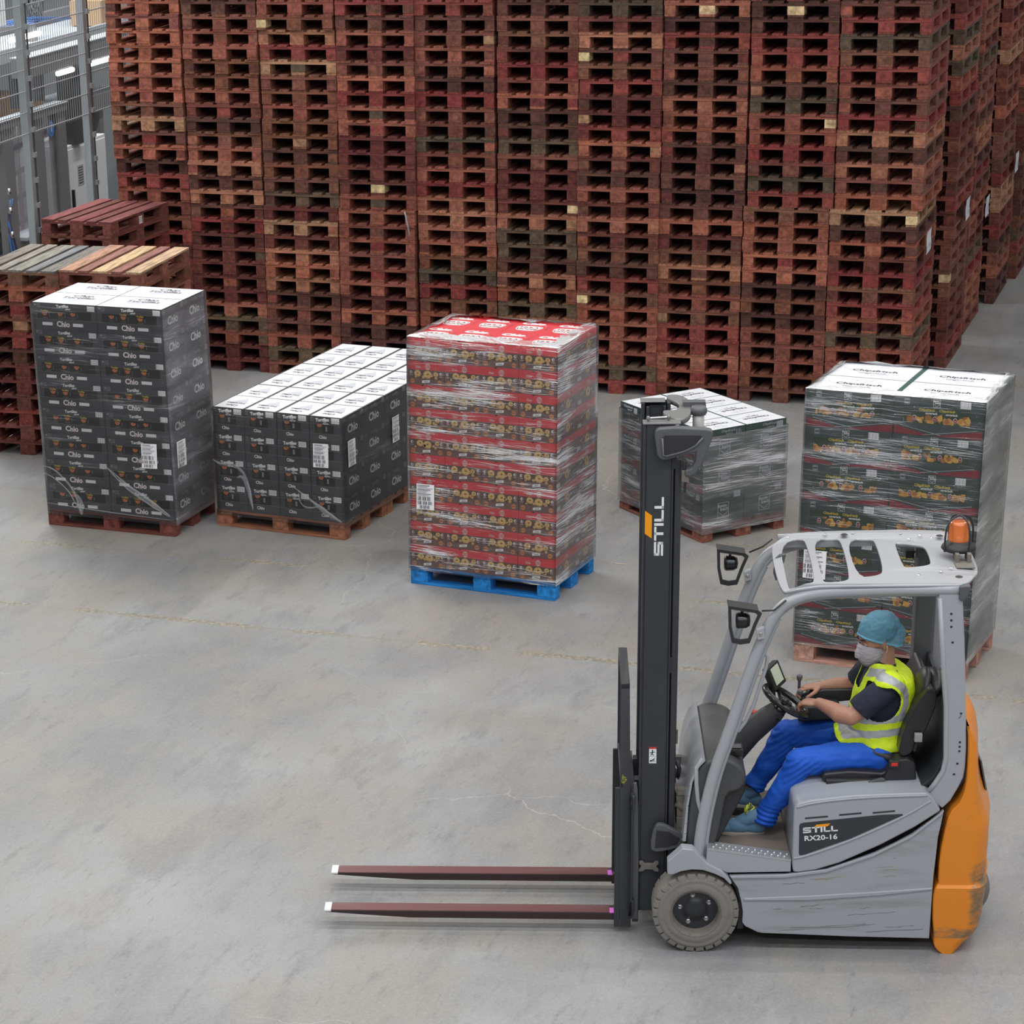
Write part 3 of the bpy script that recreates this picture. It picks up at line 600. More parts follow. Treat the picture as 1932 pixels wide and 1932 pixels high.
# ---- stretch film
def film_mat(name, haze, streak, tint=(.8, .82, .88, 1), rough=.16, sc_=1.0, thr=.55):
    m = bpy.data.materials.new(name); m.use_nodes = True; nt = m.node_tree; N = nt.nodes.new; L = nt.links.new
    for n in list(nt.nodes):
        if n.type != 'OUTPUT_MATERIAL': nt.nodes.remove(n)
    out = nt.nodes['Material Output']; tc = N('ShaderNodeTexCoord')
    def nz(scale, st, det=6, rot=0, ro=.6):
        mp = N('ShaderNodeMapping'); mp.inputs['Scale'].default_value = st; mp.inputs['Rotation'].default_value = (0, rot, 0); L(tc.outputs['UV'], mp.inputs[0]); n = N('ShaderNodeTexNoise'); n.inputs['Scale'].default_value = scale; n.inputs['Detail'].default_value = det; n.inputs['Roughness'].default_value = ro; L(mp.outputs[0], n.inputs['Vector']); return n
    def slant(a, st, scale, det):
        mp = N('ShaderNodeMapping'); mp.vector_type = 'TEXTURE'; mp.inputs['Rotation'].default_value = (0, 0, a); L(tc.outputs['UV'], mp.inputs[0])
        m2 = N('ShaderNodeMapping'); m2.inputs['Scale'].default_value = st; L(mp.outputs[0], m2.inputs[0]); n = N('ShaderNodeTexNoise'); n.inputs['Scale'].default_value = scale; n.inputs['Detail'].default_value = det; n.inputs['Roughness'].default_value = .62; L(m2.outputs[0], n.inputs['Vector']); return n
    a = slant(.03, (1.1, 80, 1), 1.6 * sc_, 5); b = slant(-.07, (.8, 52, 1), 2.4 * sc_, 5); c = slant(0, (.55, 3.4, 1), 1.5, 3)
    mx = N('ShaderNodeMath'); mx.operation = 'MAXIMUM'; L(a.outputs['Fac'], mx.inputs[0]); L(b.outputs['Fac'], mx.inputs[1])
    ad = N('ShaderNodeMath'); ad.operation = 'MULTIPLY_ADD'; ad.inputs[1].default_value = .75; L(c.outputs['Fac'], ad.inputs[0]); L(mx.outputs[0], ad.inputs[2])
    r = N('ShaderNodeMapRange'); r.inputs[1].default_value = thr + .37; r.inputs[2].default_value = thr + .43; r.inputs[3].default_value = 0; r.inputs[4].default_value = streak; L(ad.outputs[0], r.inputs[0])
    hz = N('ShaderNodeMapRange'); hz.inputs[1].default_value = .35; hz.inputs[2].default_value = .7; hz.inputs[3].default_value = haze * .4; hz.inputs[4].default_value = haze * 1.5; L(c.outputs['Fac'], hz.inputs[0])
    fac = N('ShaderNodeMath'); fac.operation = 'ADD'; L(r.outputs[0], fac.inputs[0]); L(hz.outputs[0], fac.inputs[1]); fac.use_clamp = True
    tr = N('ShaderNodeBsdfTransparent'); gl = N('ShaderNodeBsdfGlossy'); gl.inputs['Roughness'].default_value = rough; gl.inputs['Color'].default_value = (1, 1, 1, 1); df = N('ShaderNodeBsdfDiffuse'); df.inputs['Color'].default_value = tint
    bp = N('ShaderNodeBump'); bp.inputs['Strength'].default_value = 1; bp.inputs['Distance'].default_value = .004; L(ad.outputs[0], bp.inputs['Height']); L(bp.outputs[0], gl.inputs['Normal'])
    m1 = N('ShaderNodeMixShader'); m1.inputs[0].default_value = .5; L(df.outputs[0], m1.inputs[1]); L(gl.outputs[0], m1.inputs[2])
    m2 = N('ShaderNodeMixShader'); L(fac.outputs[0], m2.inputs[0]); L(tr.outputs[0], m2.inputs[1]); L(m1.outputs[0], m2.inputs[2])
    fr = N('ShaderNodeFresnel'); fr.inputs['IOR'].default_value = 1.3; L(bp.outputs[0], fr.inputs['Normal']); g2 = N('ShaderNodeBsdfGlossy'); g2.inputs['Roughness'].default_value = .08; L(bp.outputs[0], g2.inputs['Normal'])
    m3 = N('ShaderNodeMixShader'); L(fr.outputs[0], m3.inputs[0]); L(m2.outputs[0], m3.inputs[1]); L(g2.outputs[0], m3.inputs[2]); L(m3.outputs[0], out.inputs[0])
    return m
def wrap(name, o, u, v, wx, wy, z0, z1, mats, label, over=.0, seed=1, ruff=None, bulge=.002, lean=0):
    """Film round a load: four slightly rippled walls with UV in metres; RUFF gathers it over the top edge."""
    rr = random.Random(seed); g = .011
    per = []

    def run(a, b, n):
        for i in range(n): t = i / n; per.append((a[0] + (b[0] - a[0]) * t, a[1] + (b[1] - a[1]) * t))
    run((-g, -g), (wx + g, -g), 16); run((wx + g, -g), (wx + g, wy + g), 12 if wy < 1 else 30); n1, n2 = 16, len(per); run((wx + g, wy + g), (-g, wy + g), 10); run((-g, wy + g), (-g, -g), 8)
    zs = [z0 + (z1 - z0) * i / 40 for i in range(41)]
    if ruff: zs = [z for z in zs] + [z1 + .012, z1 + .02]
    vs, fs, uvs = [], [], []; n = len(per); cx, cy = wx / 2, wy / 2; acc = [0]
    for i in range(n): a, b = per[i], per[(i + 1) % n]; acc.append(acc[-1] + math.hypot(a[0] - b[0], a[1] - b[1]))
    for j, z in enumerate(zs):
        for i, (a, b) in enumerate(per):
            k = bulge * mnoise.noise(Vector((a * 2, b * 2, z * 6 + seed))) - bulge
            ins = 0
            if ruff and j > 40: ins = -(.03 if j == 41 else ruff) * (1 + .5 * mnoise.noise(Vector((acc[i] * 9, z * 30, seed)))); z_ = z + .028 * mnoise.noise(Vector((acc[i] * 14, seed, j)))
            else: z_ = z
            dx_, dy_ = a - cx, b - cy; l = max(abs(dx_) / (wx / 2 + g), abs(dy_) / (wy / 2 + g)); s = 1 + (k + ins) / (min(wx, wy) / 2)
            if ruff and j > 40: X, Y = cx + dx_ * (1 + ins / (wx / 2)), cy + dy_ * (1 + ins / (wy / 2))
            else: X, Y = a + (k if a > cx else -k) * (1 if abs(dx_) > wx / 2 else 0), b + (k if b > cy else -k) * (1 if abs(dy_) > wy / 2 else 0)
            vs.append(tuple(o + u * (X + lean * (z - .14)) + v * Y + Vector((0, 0, z_))))
    for j in range(len(zs) - 1):
        for i in range(n):
            fs.append((j * n + i, j * n + (i + 1) % n, (j + 1) * n + (i + 1) % n, (j + 1) * n + i))
            uvs.append(((acc[i], zs[j]), (acc[i + 1], zs[j]), (acc[i + 1], zs[j + 1]), (acc[i], zs[j + 1])))
    me = bpy.data.meshes.new(name); me.from_pydata(vs, [], fs); ul = me.uv_layers.new(name='UVMap'); flat = [c for q in uvs for p in q for c in p]; ul.data.foreach_set('uv', flat)
    for m in mats: me.materials.append(m)
    if len(mats) > 1:
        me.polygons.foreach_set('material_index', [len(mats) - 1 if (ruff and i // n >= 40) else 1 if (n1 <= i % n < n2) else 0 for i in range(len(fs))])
    me.polygons.foreach_set('use_smooth', [True] * len(fs)); me.update(); ob = bpy.data.objects.new(name, me); COL.objects.link(ob)
    tag(ob, label, 'stretch film', 'stretch film wraps round the pallet loads'); return ob
LINE = mat('label_text_grey', (.22, .22, .25, 1), .6)
def ship_label(par, o, u, v, s0, z0, s1, z1, side=False, seed=0):
    b = MB(); X, Nn = (v, u) if side else (u, -v); org = (o + u * 1.2 if side else o) + Nn * .014
    f = Face(b, org, tuple(X), (0, 0, 1)); w_, h = s1 - s0, z1 - z0; t = .02 if not side else -.015
    Q = lambda a, c: (s0 + a * w_ + c * h * t, z0 + c * h + a * w_ * t)
    vs = [f.P(*Q(a, c), .001 + .004 * math.sin(3 * a + seed)) for c in (0, .5, 1) for a in (0, .25, .5, .75, 1)]
    b.add(vs, [(r * 5 + k, r * 5 + k + 1, r * 5 + k + 6, r * 5 + k + 5) for r in (0, 1) for k in range(4)], MAT_WHITE)
    H = .007
    f.frame(*Q(.03, .02), *Q(.97, .98), .0015, LINE, H - .001) if abs(t) < .001 else None
    for i in range(8): f.line(Q(.07, .95 - .055 * i), Q(.55 + .4 * ((i * 37 + seed) % 10) / 10, .95 - .055 * i), .003 if i % 3 else .006, LINE, H)
    for (a, c0, c1, wd) in ((.06, .36, .52, .78), (.06, .20, .33, .86), (.18, .04, .17, .6)):
        n = 15
        for k in range(n):
            if (k * 7 + seed) % 5 == 0: continue
            x0 = a + wd * k / n; f.line(Q(x0, c0), Q(x0, c1), wd / n * w_ * (.75 if k % 3 == 0 else .45), MAT_BLACK if k % 2 else LINE, H)
    ob = b.build('shipping_label', par); ob['label'] = 'white printed shipping label'; return ob
FA = film_mat('stretch_film', .04, .30, thr=.66); FB = film_mat('stretch_film_light', .04, .22, thr=.68); FC = film_mat('stretch_film_heavy', .045, .95, sc_=1.3, thr=.605, tint=(.95, .93, .95, 1)); FD = film_mat('stretch_film_hazy', .15, .5, sc_=1.3, thr=.60); FE = film_mat('stretch_film_tight', .05, .5, sc_=1.4, thr=.60)
FAS = film_mat('stretch_film_side_sheen', .24, .4, thr=.64, tint=(.66, .67, .76, 1)); FCS = film_mat('stretch_film_heavy_side', .22, .9, thr=.58); FES = film_mat('stretch_film_many_layers', .42, .6, thr=.61, tint=(.62, .66, .66, 1)); FDS = film_mat('stretch_film_hazy_side', .20, .7, thr=.60)  # tall charcoal load: lamp sheen on its right end painted in as haze
FT = film_mat('stretch_film_gathered', .40, .95, thr=.50, tint=(.95, .95, .97, 1))
DKRED = (.135, .040, .032); ORED = (.30, .125, .07); PINK = (.42, .24, .18); LRED = (.20, .072, .052)
# A: tall tortilla load
mA = [carton_wide(i) for i in range(4)]
o, u, v = load('tortilla_carton', -1.906, 21.121, -.437, 2, 2, 8, .6, .4, .22, mA, 'charcoal tortilla carton of tall load', 'cartons on the tall charcoal load', pcol=DKRED, plab='dark red pallet under the tall charcoal tortilla load', seed=3, shear=-.0045, dx=.012, pgroup='pallets under the wrapped loads')
wa = wrap('stretch_film', o + u * .012, u, v, 1.2, .8, .10, HP + 8 * .22 - .004, [FA, FAS], lean=-.0205, label= 'thin clear stretch film round the tall charcoal tortilla load', seed=1)
ship_label(wa, o, u, v, .93, .575, 1.07, .785, seed=1); ship_label(wa, o, u, v, .085, .565, .235, .79, side=True, seed=4)
# B: long low tortilla load on three pallets
mB = [carton_narrow(i) for i in range(3)]
o, u, v = load('tortilla_carton', -.475, 20.912, -.496, 4, 6, 4, .3, .4, .22, mB, 'charcoal tortilla carton of low long load', 'cartons on the low charcoal load', npal=3, pcol=ORED, plab='%s orange-brown pallet of three under the low tortilla load', seed=5, pgroup='pallets under the wrapped loads')
wb = wrap('stretch_film', o, u, v, 1.2, 2.41, .10, HP + 4 * .22 - .012, [FB], 'thin clear stretch film round the long low tortilla load', seed=2)
ship_label(wb, o, u, v, .935, .60, 1.07, .80, seed=2); ship_label(wb, o, u, v, .065, .60, .205, .82, side=True, seed=3); ship_label(wb, o, u, v, .90, .595, 1.04, .815, side=True, seed=7)
# C: red load on the blue pallet
mC = [carton_red(i) for i in range(4)]
o, u, v = load('snack_carton', 1.047, 19.152, -.499, 4, 2, 10, .3, .4, .18, mC, 'red-lidded brown snack carton', 'snack cartons on the blue pallet', lid=True, pcol=BLUE, plab='bright blue pallet under the red and brown snack load', seed=7, pgroup='pallets under the wrapped loads', jit=.004, shear=.0012)
wc = wrap('stretch_film', o - u * .002, u, v, 1.204, .804, .115, HP + 10 * .18 + .004, [FC, FCS, FT], lean=.0067, label='heavy crinkled glossy stretch film round the red snack load', seed=3, ruff=.09)
ship_label(wc, o, u, v, .064, .612, .216, .813, seed=5)
# D: low green load turned with its corner to the viewer
mD = [carton_green_narrow(i) for i in range(1)]
o, u, v = load('crisp_carton', 2.914, 20.973, -1.123, 4, 2, 3, .3, .4, .259, mD, 'dark green crisp carton of low load', 'crisp cartons on the low green load', pcol=LRED, plab='red pallet under the low dark green crisp load', seed=9, pgroup='pallets under the wrapped loads')
wd_ = wrap('stretch_film', o, u, v, 1.2, .8, .07, HP + 3 * .259 - .05, [FD, FDS], 'hazy stretch film round the low green crisp load', seed=4)
# E: tall green load
mE = [carton_green_wide(i) for i in range(5)]
o, u, v = load('crisp_carton', 3.607, 17.085, -.497, 2, 2, 7, .6, .4, .259, mE, 'green and red crisp carton of tall load', 'crisp cartons on the tall green load', pcol=PINK, plab='pale pinkish pallet under the tall green crisp load', seed=13, pgroup='pallets under the wrapped loads', shear=.004, jit=.004)
we = wrap('stretch_film', o + u * .0, u, v, 1.20, .80, .125, HP + 7 * .259 + .003, [FE, FES, FT], lean=.0154, label= 'tight stretch film with gathered top round the tall green crisp load', seed=5, ruff=.05)
ship_label(we, o, u, v, .05, .622, .21, .826, seed=6)

def fold(par, o, u, v, lines):
    """Loose folds of film hanging over the front of a load."""
    rr = random.Random(len(lines))
    for P, wd in lines:
        b = MB(); f = Face(b, o - v * .02, tuple(u), (0, 0, 1))
        P = chaikin(P, 2, closed=False); n = len(P)
        L_, R_ = [], []
        for i, (x, z) in enumerate(P):
            a, c = P[max(i - 1, 0)], P[min(i + 1, n - 1)]; d = Vector((c[0] - a[0], c[1] - a[1])).normalized(); q = Vector((-d.y, d.x)); k = wd * math.sin(math.pi * (i + .4) / n) * rr.uniform(.7, 1.2)
            L_.append(f.P(x + q.x * k, z + q.y * k, .004 + .004 * math.sin(i))); R_.append(f.P(x - q.x * k, z - q.y * k, .001))
        b.add(L_ + R_, [(i, i + 1, n + i + 1, n + i) for i in range(n - 1)], FOLD, True); b.tube(L_[::2], .0013, FOLD, 4); b.tube([L_[i].lerp(R_[i], .4 + .2 * math.sin(i)) for i in range(0, n, 2)], .0016, FOLD, 4); b.build('loose_fold', par)
FOLD = bpy.data.materials.new('film_fold'); FOLD.use_nodes = True; p_ = FOLD.node_tree.nodes['Principled BSDF']; p_.inputs['Base Color'].default_value = (.75, .77, .8, 1); p_.inputs['Alpha'].default_value = .20; p_.inputs['Roughness'].default_value = .12
oA = Vector((-1.906, 21.121, 0)); uA = Vector((math.cos(-.437), math.sin(-.437), 0)); vA = Vector((-uA.y, uA.x, 0))
fold(wa, oA, uA, vA, [([(.0, .52), (.10, .50), (.22, .40), (.30, .27), (.335, .12)], .012), ([(.0, .46), (.10, .42), (.22, .33), (.29, .20)], .008), ([(.30, .30), (.33, .22), (.335, .12)], .03), ([(.60, .56), (.75, .44), (.95, .33), (1.18, .18)], .010), ([(.60, .56), (.68, .47), (.85, .33), (1.18, .17)], .006), ([(.70, .46), (.95, .31), (1.17, .18)], .028), ([(0, .2), (.6, .165), (1.2, .15)], .004)])
oB = Vector((-.475, 20.912, 0)); uB = Vector((math.cos(-.496), math.sin(-.496), 0)); vB = Vector((-uB.y, uB.x, 0))
fold(wb, oB, uB, vB, [([(.0, .58), (.06, .54), (.20, .55), (.30, .48), (.34, .34), (.36, .17)], .014), ([(.22, .44), (.27, .46), (.31, .40), (.34, .28), (.36, .18)], .018), ([(.74, .42), (.88, .33), (1.02, .25), (1.19, .15)], .012), ([(.80, .39), (.79, .30), (.86, .24), (.98, .27)], .008), ([(.9, .32), (1.05, .22), (1.18, .16)], .022)])
# ------------------------------------------------------------------ forklift truck (local x = rearward, y = away from the viewer's side, z = up)
FK_O = (2.1852, 12.5700, 0); FK_R = -0.11
TG = mat('truck_grey', (.33, .345, .37, 1), .38, nscale=2.2, namt=.25, ncol=(.27, .27, .27, 1), coat=.25, bump=.04, bscale=260)
TGL = mat('guard_grey', (.34, .35, .37, 1), .4, coat=.2, nscale=3, namt=.2, ncol=(.28, .275, .27, 1))
TGS = mat('truck_grey_scratched', (.32, .335, .36, 1), .42, nscale=3.5, namt=.7, ncol=(.19, .185, .17, 1), stretch=(.35, 1, 2.6), coat=.15)
DKP = mat('mast_dark_paint', (.030, .032, .037, 1), .5, nscale=3, namt=.35, ncol=(.05, .052, .056, 1), bump=.05, bscale=250)
DKM = mat('dark_plastic', (.022, .022, .024, 1), .55, bump=.05, bscale=400)
GPL = mat('grey_plastic', (.085, .088, .093, 1), .5, bump=.05, bscale=400)
BLK = mat('black_gloss', (.012, .012, .013, 1), .22)
VIN = mat('black_vinyl', (.018, .018, .02, 1), .38, bump=.1, bscale=120)
DUST = mat('dusty_steel', (.17, .155, .135, 1), .7, nscale=20, namt=.6, ncol=(.07, .065, .06, 1))
STEEL = mat('bare_steel', (.5, .5, .5, 1), .35, metal=1)
ALU = mat('bright_aluminium', (.55, .56, .57, 1), .45, metal=.8)
RUB = mat('dusty_rubber', (.20, .185, .165, 1), .85, nscale=12, namt=.5, ncol=(.12, .11, .10, 1), bump=.2, bscale=80)
HUB = mat('hub_dark', (.03, .032, .036, 1), .35)
FORKT = mat('fork_top_worn', (.155, .055, .055, 1), .4, metal=.3, nscale=4, namt=.8, ncol=(.16, .12, .125, 1), stretch=(.4, 4, 4))
FORKS = mat('fork_side_dark', (.045, .028, .026, 1), .45, metal=.3)
mat('stop_red', (.6, .03, .02, 1), .35)
WHT = mat('white_paint', (.75, .77, .78, 1), .5); MAG = mat('magenta_paint', (.62, .13, .60, 1), .5)
def orange_mat():
    m = mat('counterweight_orange', (.70, .22, .012, 1), .42, nscale=3.2, namt=.0, coat=.1); nt = m.node_tree; b = nt.nodes['Principled BSDF']; N = nt.nodes.new; L = nt.links.new
    tc = N('ShaderNodeTexCoord'); sp = N('ShaderNodeSeparateXYZ'); L(tc.outputs['Object'], sp.inputs[0])
    mp = N('ShaderNodeMapping'); mp.inputs['Scale'].default_value = (1, 1, 2.4); L(tc.outputs['Object'], mp.inputs[0]); n = N('ShaderNodeTexNoise'); n.inputs['Scale'].default_value = 9; n.inputs['Detail'].default_value = 9; n.inputs['Roughness'].default_value = .75; L(mp.outputs[0], n.inputs['Vector'])
    # scuffed paint: a patch near the bumper corner and along the lower edge
    def band(sock, a, b_, c, d):
        r = N('ShaderNodeMapRange'); r.interpolation_type = 'SMOOTHSTEP'; r.inputs[1].default_value = a; r.inputs[2].default_value = b_; L(sock, r.inputs[0]); r2 = N('ShaderNodeMapRange'); r2.interpolation_type = 'SMOOTHSTEP'; r2.inputs[1].default_value = c; r2.inputs[2].default_value = d; r2.inputs[3].default_value = 1; r2.inputs[4].default_value = 0; L(sock, r2.inputs[0])
        q = N('ShaderNodeMath'); q.operation = 'MULTIPLY'; L(r.outputs[0], q.inputs[0]); L(r2.outputs[0], q.inputs[1]); return q.outputs[0]
    X = band(sp.outputs['X'], 1.40, 1.455, 1.52, 1.60); Z = band(sp.outputs['Z'], .10, .2, .42, .60); q = N('ShaderNodeMath'); q.operation = 'MULTIPLY'; L(X, q.inputs[0]); L(Z, q.inputs[1])
    Z2 = band(sp.outputs['Z'], .085, .10, .13, .18); q2 = N('ShaderNodeMath'); q2.operation = 'MAXIMUM'; L(q.outputs[0], q2.inputs[0]); L(Z2, q2.inputs[1])
    s = N('ShaderNodeMath'); s.operation = 'MULTIPLY_ADD'; s.inputs[1].default_value = .30; L(q2.outputs[0], s.inputs[0]); L(n.outputs['Fac'], s.inputs[2])
    r = N('ShaderNodeValToRGB'); r.color_ramp.elements[0].position = .62; r.color_ramp.elements[1].position = .88; L(s.outputs[0], r.inputs[0])
    mx = N('ShaderNodeMix'); mx.data_type = 'RGBA'; L(r.outputs[0], mx.inputs[0]); mx.inputs[6].default_value = (.70, .22, .012, 1); mx.inputs[7].default_value = (.17, .125, .07, 1); L(mx.outputs[2], b.inputs['Base Color'])
    return m
ORNG = orange_mat()
LOGO_O = mat('logo_orange', (.85, .31, .0, 1), .5); LOGO_W = mat('logo_white', (.72, .73, .76, 1), .5)
FK = empty('forklift', FK_O, FK_R, label='grey and orange three-wheel forklift with long forks, STILL lettering and seated driver', cat='forklift')
def still_logo(f, u, v, s, m, w=1.0):
    """Square wide letters S T I L L; s = letter height, lettering starts at u."""
    t = s * .24; x = u
    w1 = s * 1.15 * w
    for (a, b, c, d) in ((0, 0, w1, t), (0, s - t, w1, s), (0, (s - t) / 2, w1, (s + t) / 2), (0, (s - t) / 2, t * 1.25, s), (w1 - t * 1.25, 0, w1, (s + t) / 2)): f.rect(x + a, v + b, x + c, v + d, m, .0012)
    x += w1 + s * .14; w2 = s * 1.15 * w; f.rect(x, v + s - t, x + w2, v + s, m, .0012); f.rect(x + w2 / 2 - t * .65, v, x + w2 / 2 + t * .65, v + s, m, .0012)
    x += w2 + s * .1; f.rect(x, v, x + t * 1.3, v + s, m, .0012); x += t * 1.3 + s * .18
    for _ in (0, 1): f.rect(x, v, x + t * 1.3, v + s, m, .0012); f.rect(x, v, x + s * .95 * w, v + t, m, .0012); x += s * (.95 * w + .14)
    return x
def box_part(name, x0, y0, z0, x1, y1, z1, m, par=None, bev=.003):
    b = MB(); b.box(x0, y0, z0, x1, y1, z1, m); return b.build(name, par or FK, bevel=bev)
def prism_part(name, P, a, b_, m, par=None, bev=.004, axis='y'):
    b = MB(); b.prism(P, a, b_, m, axis=axis); return b.build(name, par or FK, bevel=bev, fix=True)
def plate(name, outer, holes, z, th, m, par, bev=.004, dome=None):
    cu = bpy.data.curves.new(name, 'CURVE'); cu.dimensions = '2D'; cu.fill_mode = 'BOTH'; cu.extrude = th / 2
    for P in [outer] + holes:
        sp = cu.splines.new('POLY'); sp.points.add(len(P) - 1); sp.use_cyclic_u = True
        for q, p in zip(sp.points, P): q.co = (p[0], p[1], 0, 1)
    me = evaluated(bpy.data.objects.new(name, cu))
    bm = bmesh.new(); bm.from_mesh(me); bmesh.ops.remove_doubles(bm, verts=bm.verts, dist=1e-5); bm.to_mesh(me); bm.free()
    me.materials.clear(); me.materials.append(m)
    for v in me.vertices: v.co.z += z(v.co.x, v.co.y) if callable(z) else z
    ob = bpy.data.objects.new(name, me); COL.objects.link(ob); ob.parent = par; return ob
# --- chassis side skirts
SK = [(.171, .443), (.30, .448), (.461, .452), (.60, .468), (.682, .484), (.80, .527), (.927, .579), (1.03, .635), (1.114, .687), (1.20, .76), (1.272, .828), (1.262, .75), (1.25, .673), (1.245, .56), (1.239, .45), (1.238, .365), (1.236, .13), (1.236, .085), (.80, .092), (.529, .102), (.36, .107), (.33, .112), (.262, .148), (.246, .17), (.248, .231), (.237, .294), (.218, .372)]
sk = prism_part('side_skirt', SK, .025, .055, TGS); prism_part('side_skirt', SK, 1.03, 1.06, TGS)
# raised waist crease on the skirt
b = MB(); b.prism([(.25, .315), (.6, .333), (.95, .36), (1.236, .385), (1.236, .372), (.95, .335), (.6, .305), (.25, .30)], .018, .03, TG); b.build('crease_strip', sk, bevel=.005, fix=True)
b = MB(); b.prism([(.175, .446), (.461, .456), (.682, .489), (.927, .584), (1.114, .692), (1.272, .832), (1.266, .81), (1.11, .672), (.92, .564), (.68, .47), (.46, .437), (.182, .43)], .016, .03, TG); b.build('top_lip', sk, bevel=.004, fix=True)
rr = random.Random(4)
ST = mat('scuff_tan', (.30, .25, .13, 1), .6); SD = mat('scuff_dark', (.13, .125, .12, 1), .6)
b = MB(); f = Face(b, (0, .0249, 0), (1, 0, 0), (0, 0, 1))
for (x, z, l, m) in ((.93, .50, .10, ST), (.98, .485, .07, ST), (.60, .43, .16, ST), (.45, .40, .12, SD), (1.02, .555, .02, ST), (.55, .27, .10, SD), (.60, .255, .07, SD), (.86, .26, .06, SD), (.80, .22, .25, SD), (.5, .14, .4, SD), (.9, .12, .3, SD), (.45, .125, .5, SD), (1.0, .15, .15, SD), (.40, .25, .05, SD), (.62, .425, .1, ST), (.98, .45, .06, ST)):
    pts = [(x + l * k / 6, z + rr.uniform(-.003, .003) + l * .08 * k / 6) for k in range(7)]
    f.poly(pts + [(a, c - rr.uniform(.001, .0035)) for a, c in pts[::-1]], m)
b.build('scuff_marks', sk)
# inner chassis and floor
b = MB(); b.box(.26, .06, .12, 1.235, 1.03, .44, DKM); b.box(-.06, .22, .16, .27, .86, .44, DKM); b.build('chassis', FK, bevel=.01)
b = MB(); b.prism([(.02, .50), (.02, .525), (.5, .525), (.5, .50)], .07, 1.02, mat('floor_mat', (.15, .125, .105, 1), .85, nscale=8, namt=.5, ncol=(.22, .19, .16, 1)))
b.prism([(.06, .53), (.12, .545), (.30, .55), (.42, .535), (.49, .54), (.49, .526), (.06, .526)], .075, .9, MATS['floor_mat']); b.build('floor_mat', FK, bevel=.004, fix=True)
# step with pierced tread
stp = prism_part('step', [(.05, .598), (.27, .568), (.493, .535), (.494, .468), (.159, .459), (.10, .49), (.048, .503)], .03, .075, TG)
b = MB(); b.prism([(.052, .603), (.493, .540), (.493, .530), (.052, .593)], .028, .13, ALU)
for i in range(12):
    for j in range(2): x = .085 + .034 * i + .017 * j; b.ell((x, .05 + .035 * j, .607 - (x - .05) * .143), (.009, .009, .006), ALU, 8, 5)
b.build('tread_plate', stp, fix=True)
# --- seat hood (battery cover)
HS = [(.504, .469), (.498, .52), (.495, .83), (.503, .852), (.525, .868), (.589, .886), (.8, .914), (1.0, .925), (1.174, .931), (1.21, .908), (1.257, .827), (1.127, .732), (.955, .628), (.746, .523), (.62, .48), (.533, .466)]
hd = prism_part('seat_hood', HS, .022, 1.06, TG, bev=.012)

b = MB(); f = Face(b, (0, .0218, 0), (1, 0, 0), (0, 0, 1))
f.poly([(.531, .580), (.536, .568), (.56, .572), (.80, .668), (1.062, .803), (1.058, .810), (.95, .805), (.55, .757), (.533, .752), (.528, .74)], DKP, .001)
for (x0, z0, x1, z1) in ((.556, .782, .675, .794), (.732, .802, .848, .814), (.905, .815, 1.02, .827)): f.line((x0, z0), (x1, z1), .009, DKM, .0012)
f.poly([(.601, .729), (.675, .738), (.69, .755), (.618, .747)], LOGO_O, .002)
g2 = Face(b, (.549, .0208, .697), (.997, 0, .075), (-.075, 0, .997)); still_logo(g2, 0, 0, .032, LOGO_W, 1.14)
g3 = Face(b, (.642, .0208, .6715), (.997, 0, .075), (-.075, 0, .997)); g3.text('RX20-16', 0, 0, .040, LOGO_W, .0012, bold=.022, wide=1.2)
b.build('model_sticker', hd)
b = MB(); b.tube(chaikin([(.505, .021, .552), (.56, .021, .560), (.80, .021, .655), (1.07, .021, .795), (1.20, .021, .885)], 2, closed=False), .0055, TG, 8); b.tube(chaikin([(.512, .021, .845), (.60, .021, .872), (.85, .021, .903), (1.18, .021, .916)], 2, closed=False), .005, TG, 8); b.build('edge_bead', hd)
# --- overhead guard
NP = [(.008, .50), (.018, .673), (.05, .87), (.087, 1.04), (.154, 1.25), (.214, 1.458), (.276, 1.664), (.325, 1.80), (.365, 1.89), (.41, 1.945), (.46, 1.978), (.53, 2.003), (.62, 2.017), (.80, 2.025), (1.0, 2.03), (1.30, 2.03)]
def pillar(y, s):
    b = MB(); P = chaikin([(x, 0, z) for x, z in NP], 1, closed=False); b.tube([(x, y, z) for x, _, z in P], .031, TGL, n=14)
    b.tube([(x + .032 * (1 if z < 1.9 else .2), y + s * .012, z - (.0 if z < 1.9 else .026)) for x, _, z in P], .017, TG, n=8); return b.build('front_pillar', GU)
GU = empty('overhead_guard'); GU.parent = FK
pillar(.085, 1); pillar(.985, -1)
RO = [(.43, .055), (.40, .12), (.392, .45), (.404, .82), (.44, .92), (.541, .962), (.718, 1.01), (1.119, 1.03), (1.30, 1.01), (1.374, .955), (1.425, .82), (1.438, .582), (1.42, .32), (1.388, .20), (1.33, .075), (1.25, .06)]
H1 = [(.445, .825), (.565, .836), (.582, .781), (.572, .125), (.541, .085), (.445, .085), (.432, .12)]
H2 = [(.616, .821), (.750, .846), (.769, .778), (.752, .165), (.722, .116), (.622, .095), (.607, .130)]
H3 = [(.795, .818), (.932, .829), (.947, .774), (.933, .251), (.890, .188), (.784, .165)]
H4 = [(1.040, .72), (1.065, .751), (1.176, .689), (1.196, .649), (1.190, .374), (1.160, .336), (1.057, .305), (1.036, .338)]
rz = lambda x, y: 2.052 + .02 * (1 - ((y - .53) / .5) ** 2) - (.05 * max(0, .52 - x) / .12 if x < .52 else 0) - (.04 * (x - 1.38) / .06 if x > 1.38 else 0)
roof = plate('roof_plate', chaikin(RO, 2), [chaikin(h, 2) for h in (H1, H2, H3, H4)], rz, .014, TGL, GU)
b = MB()
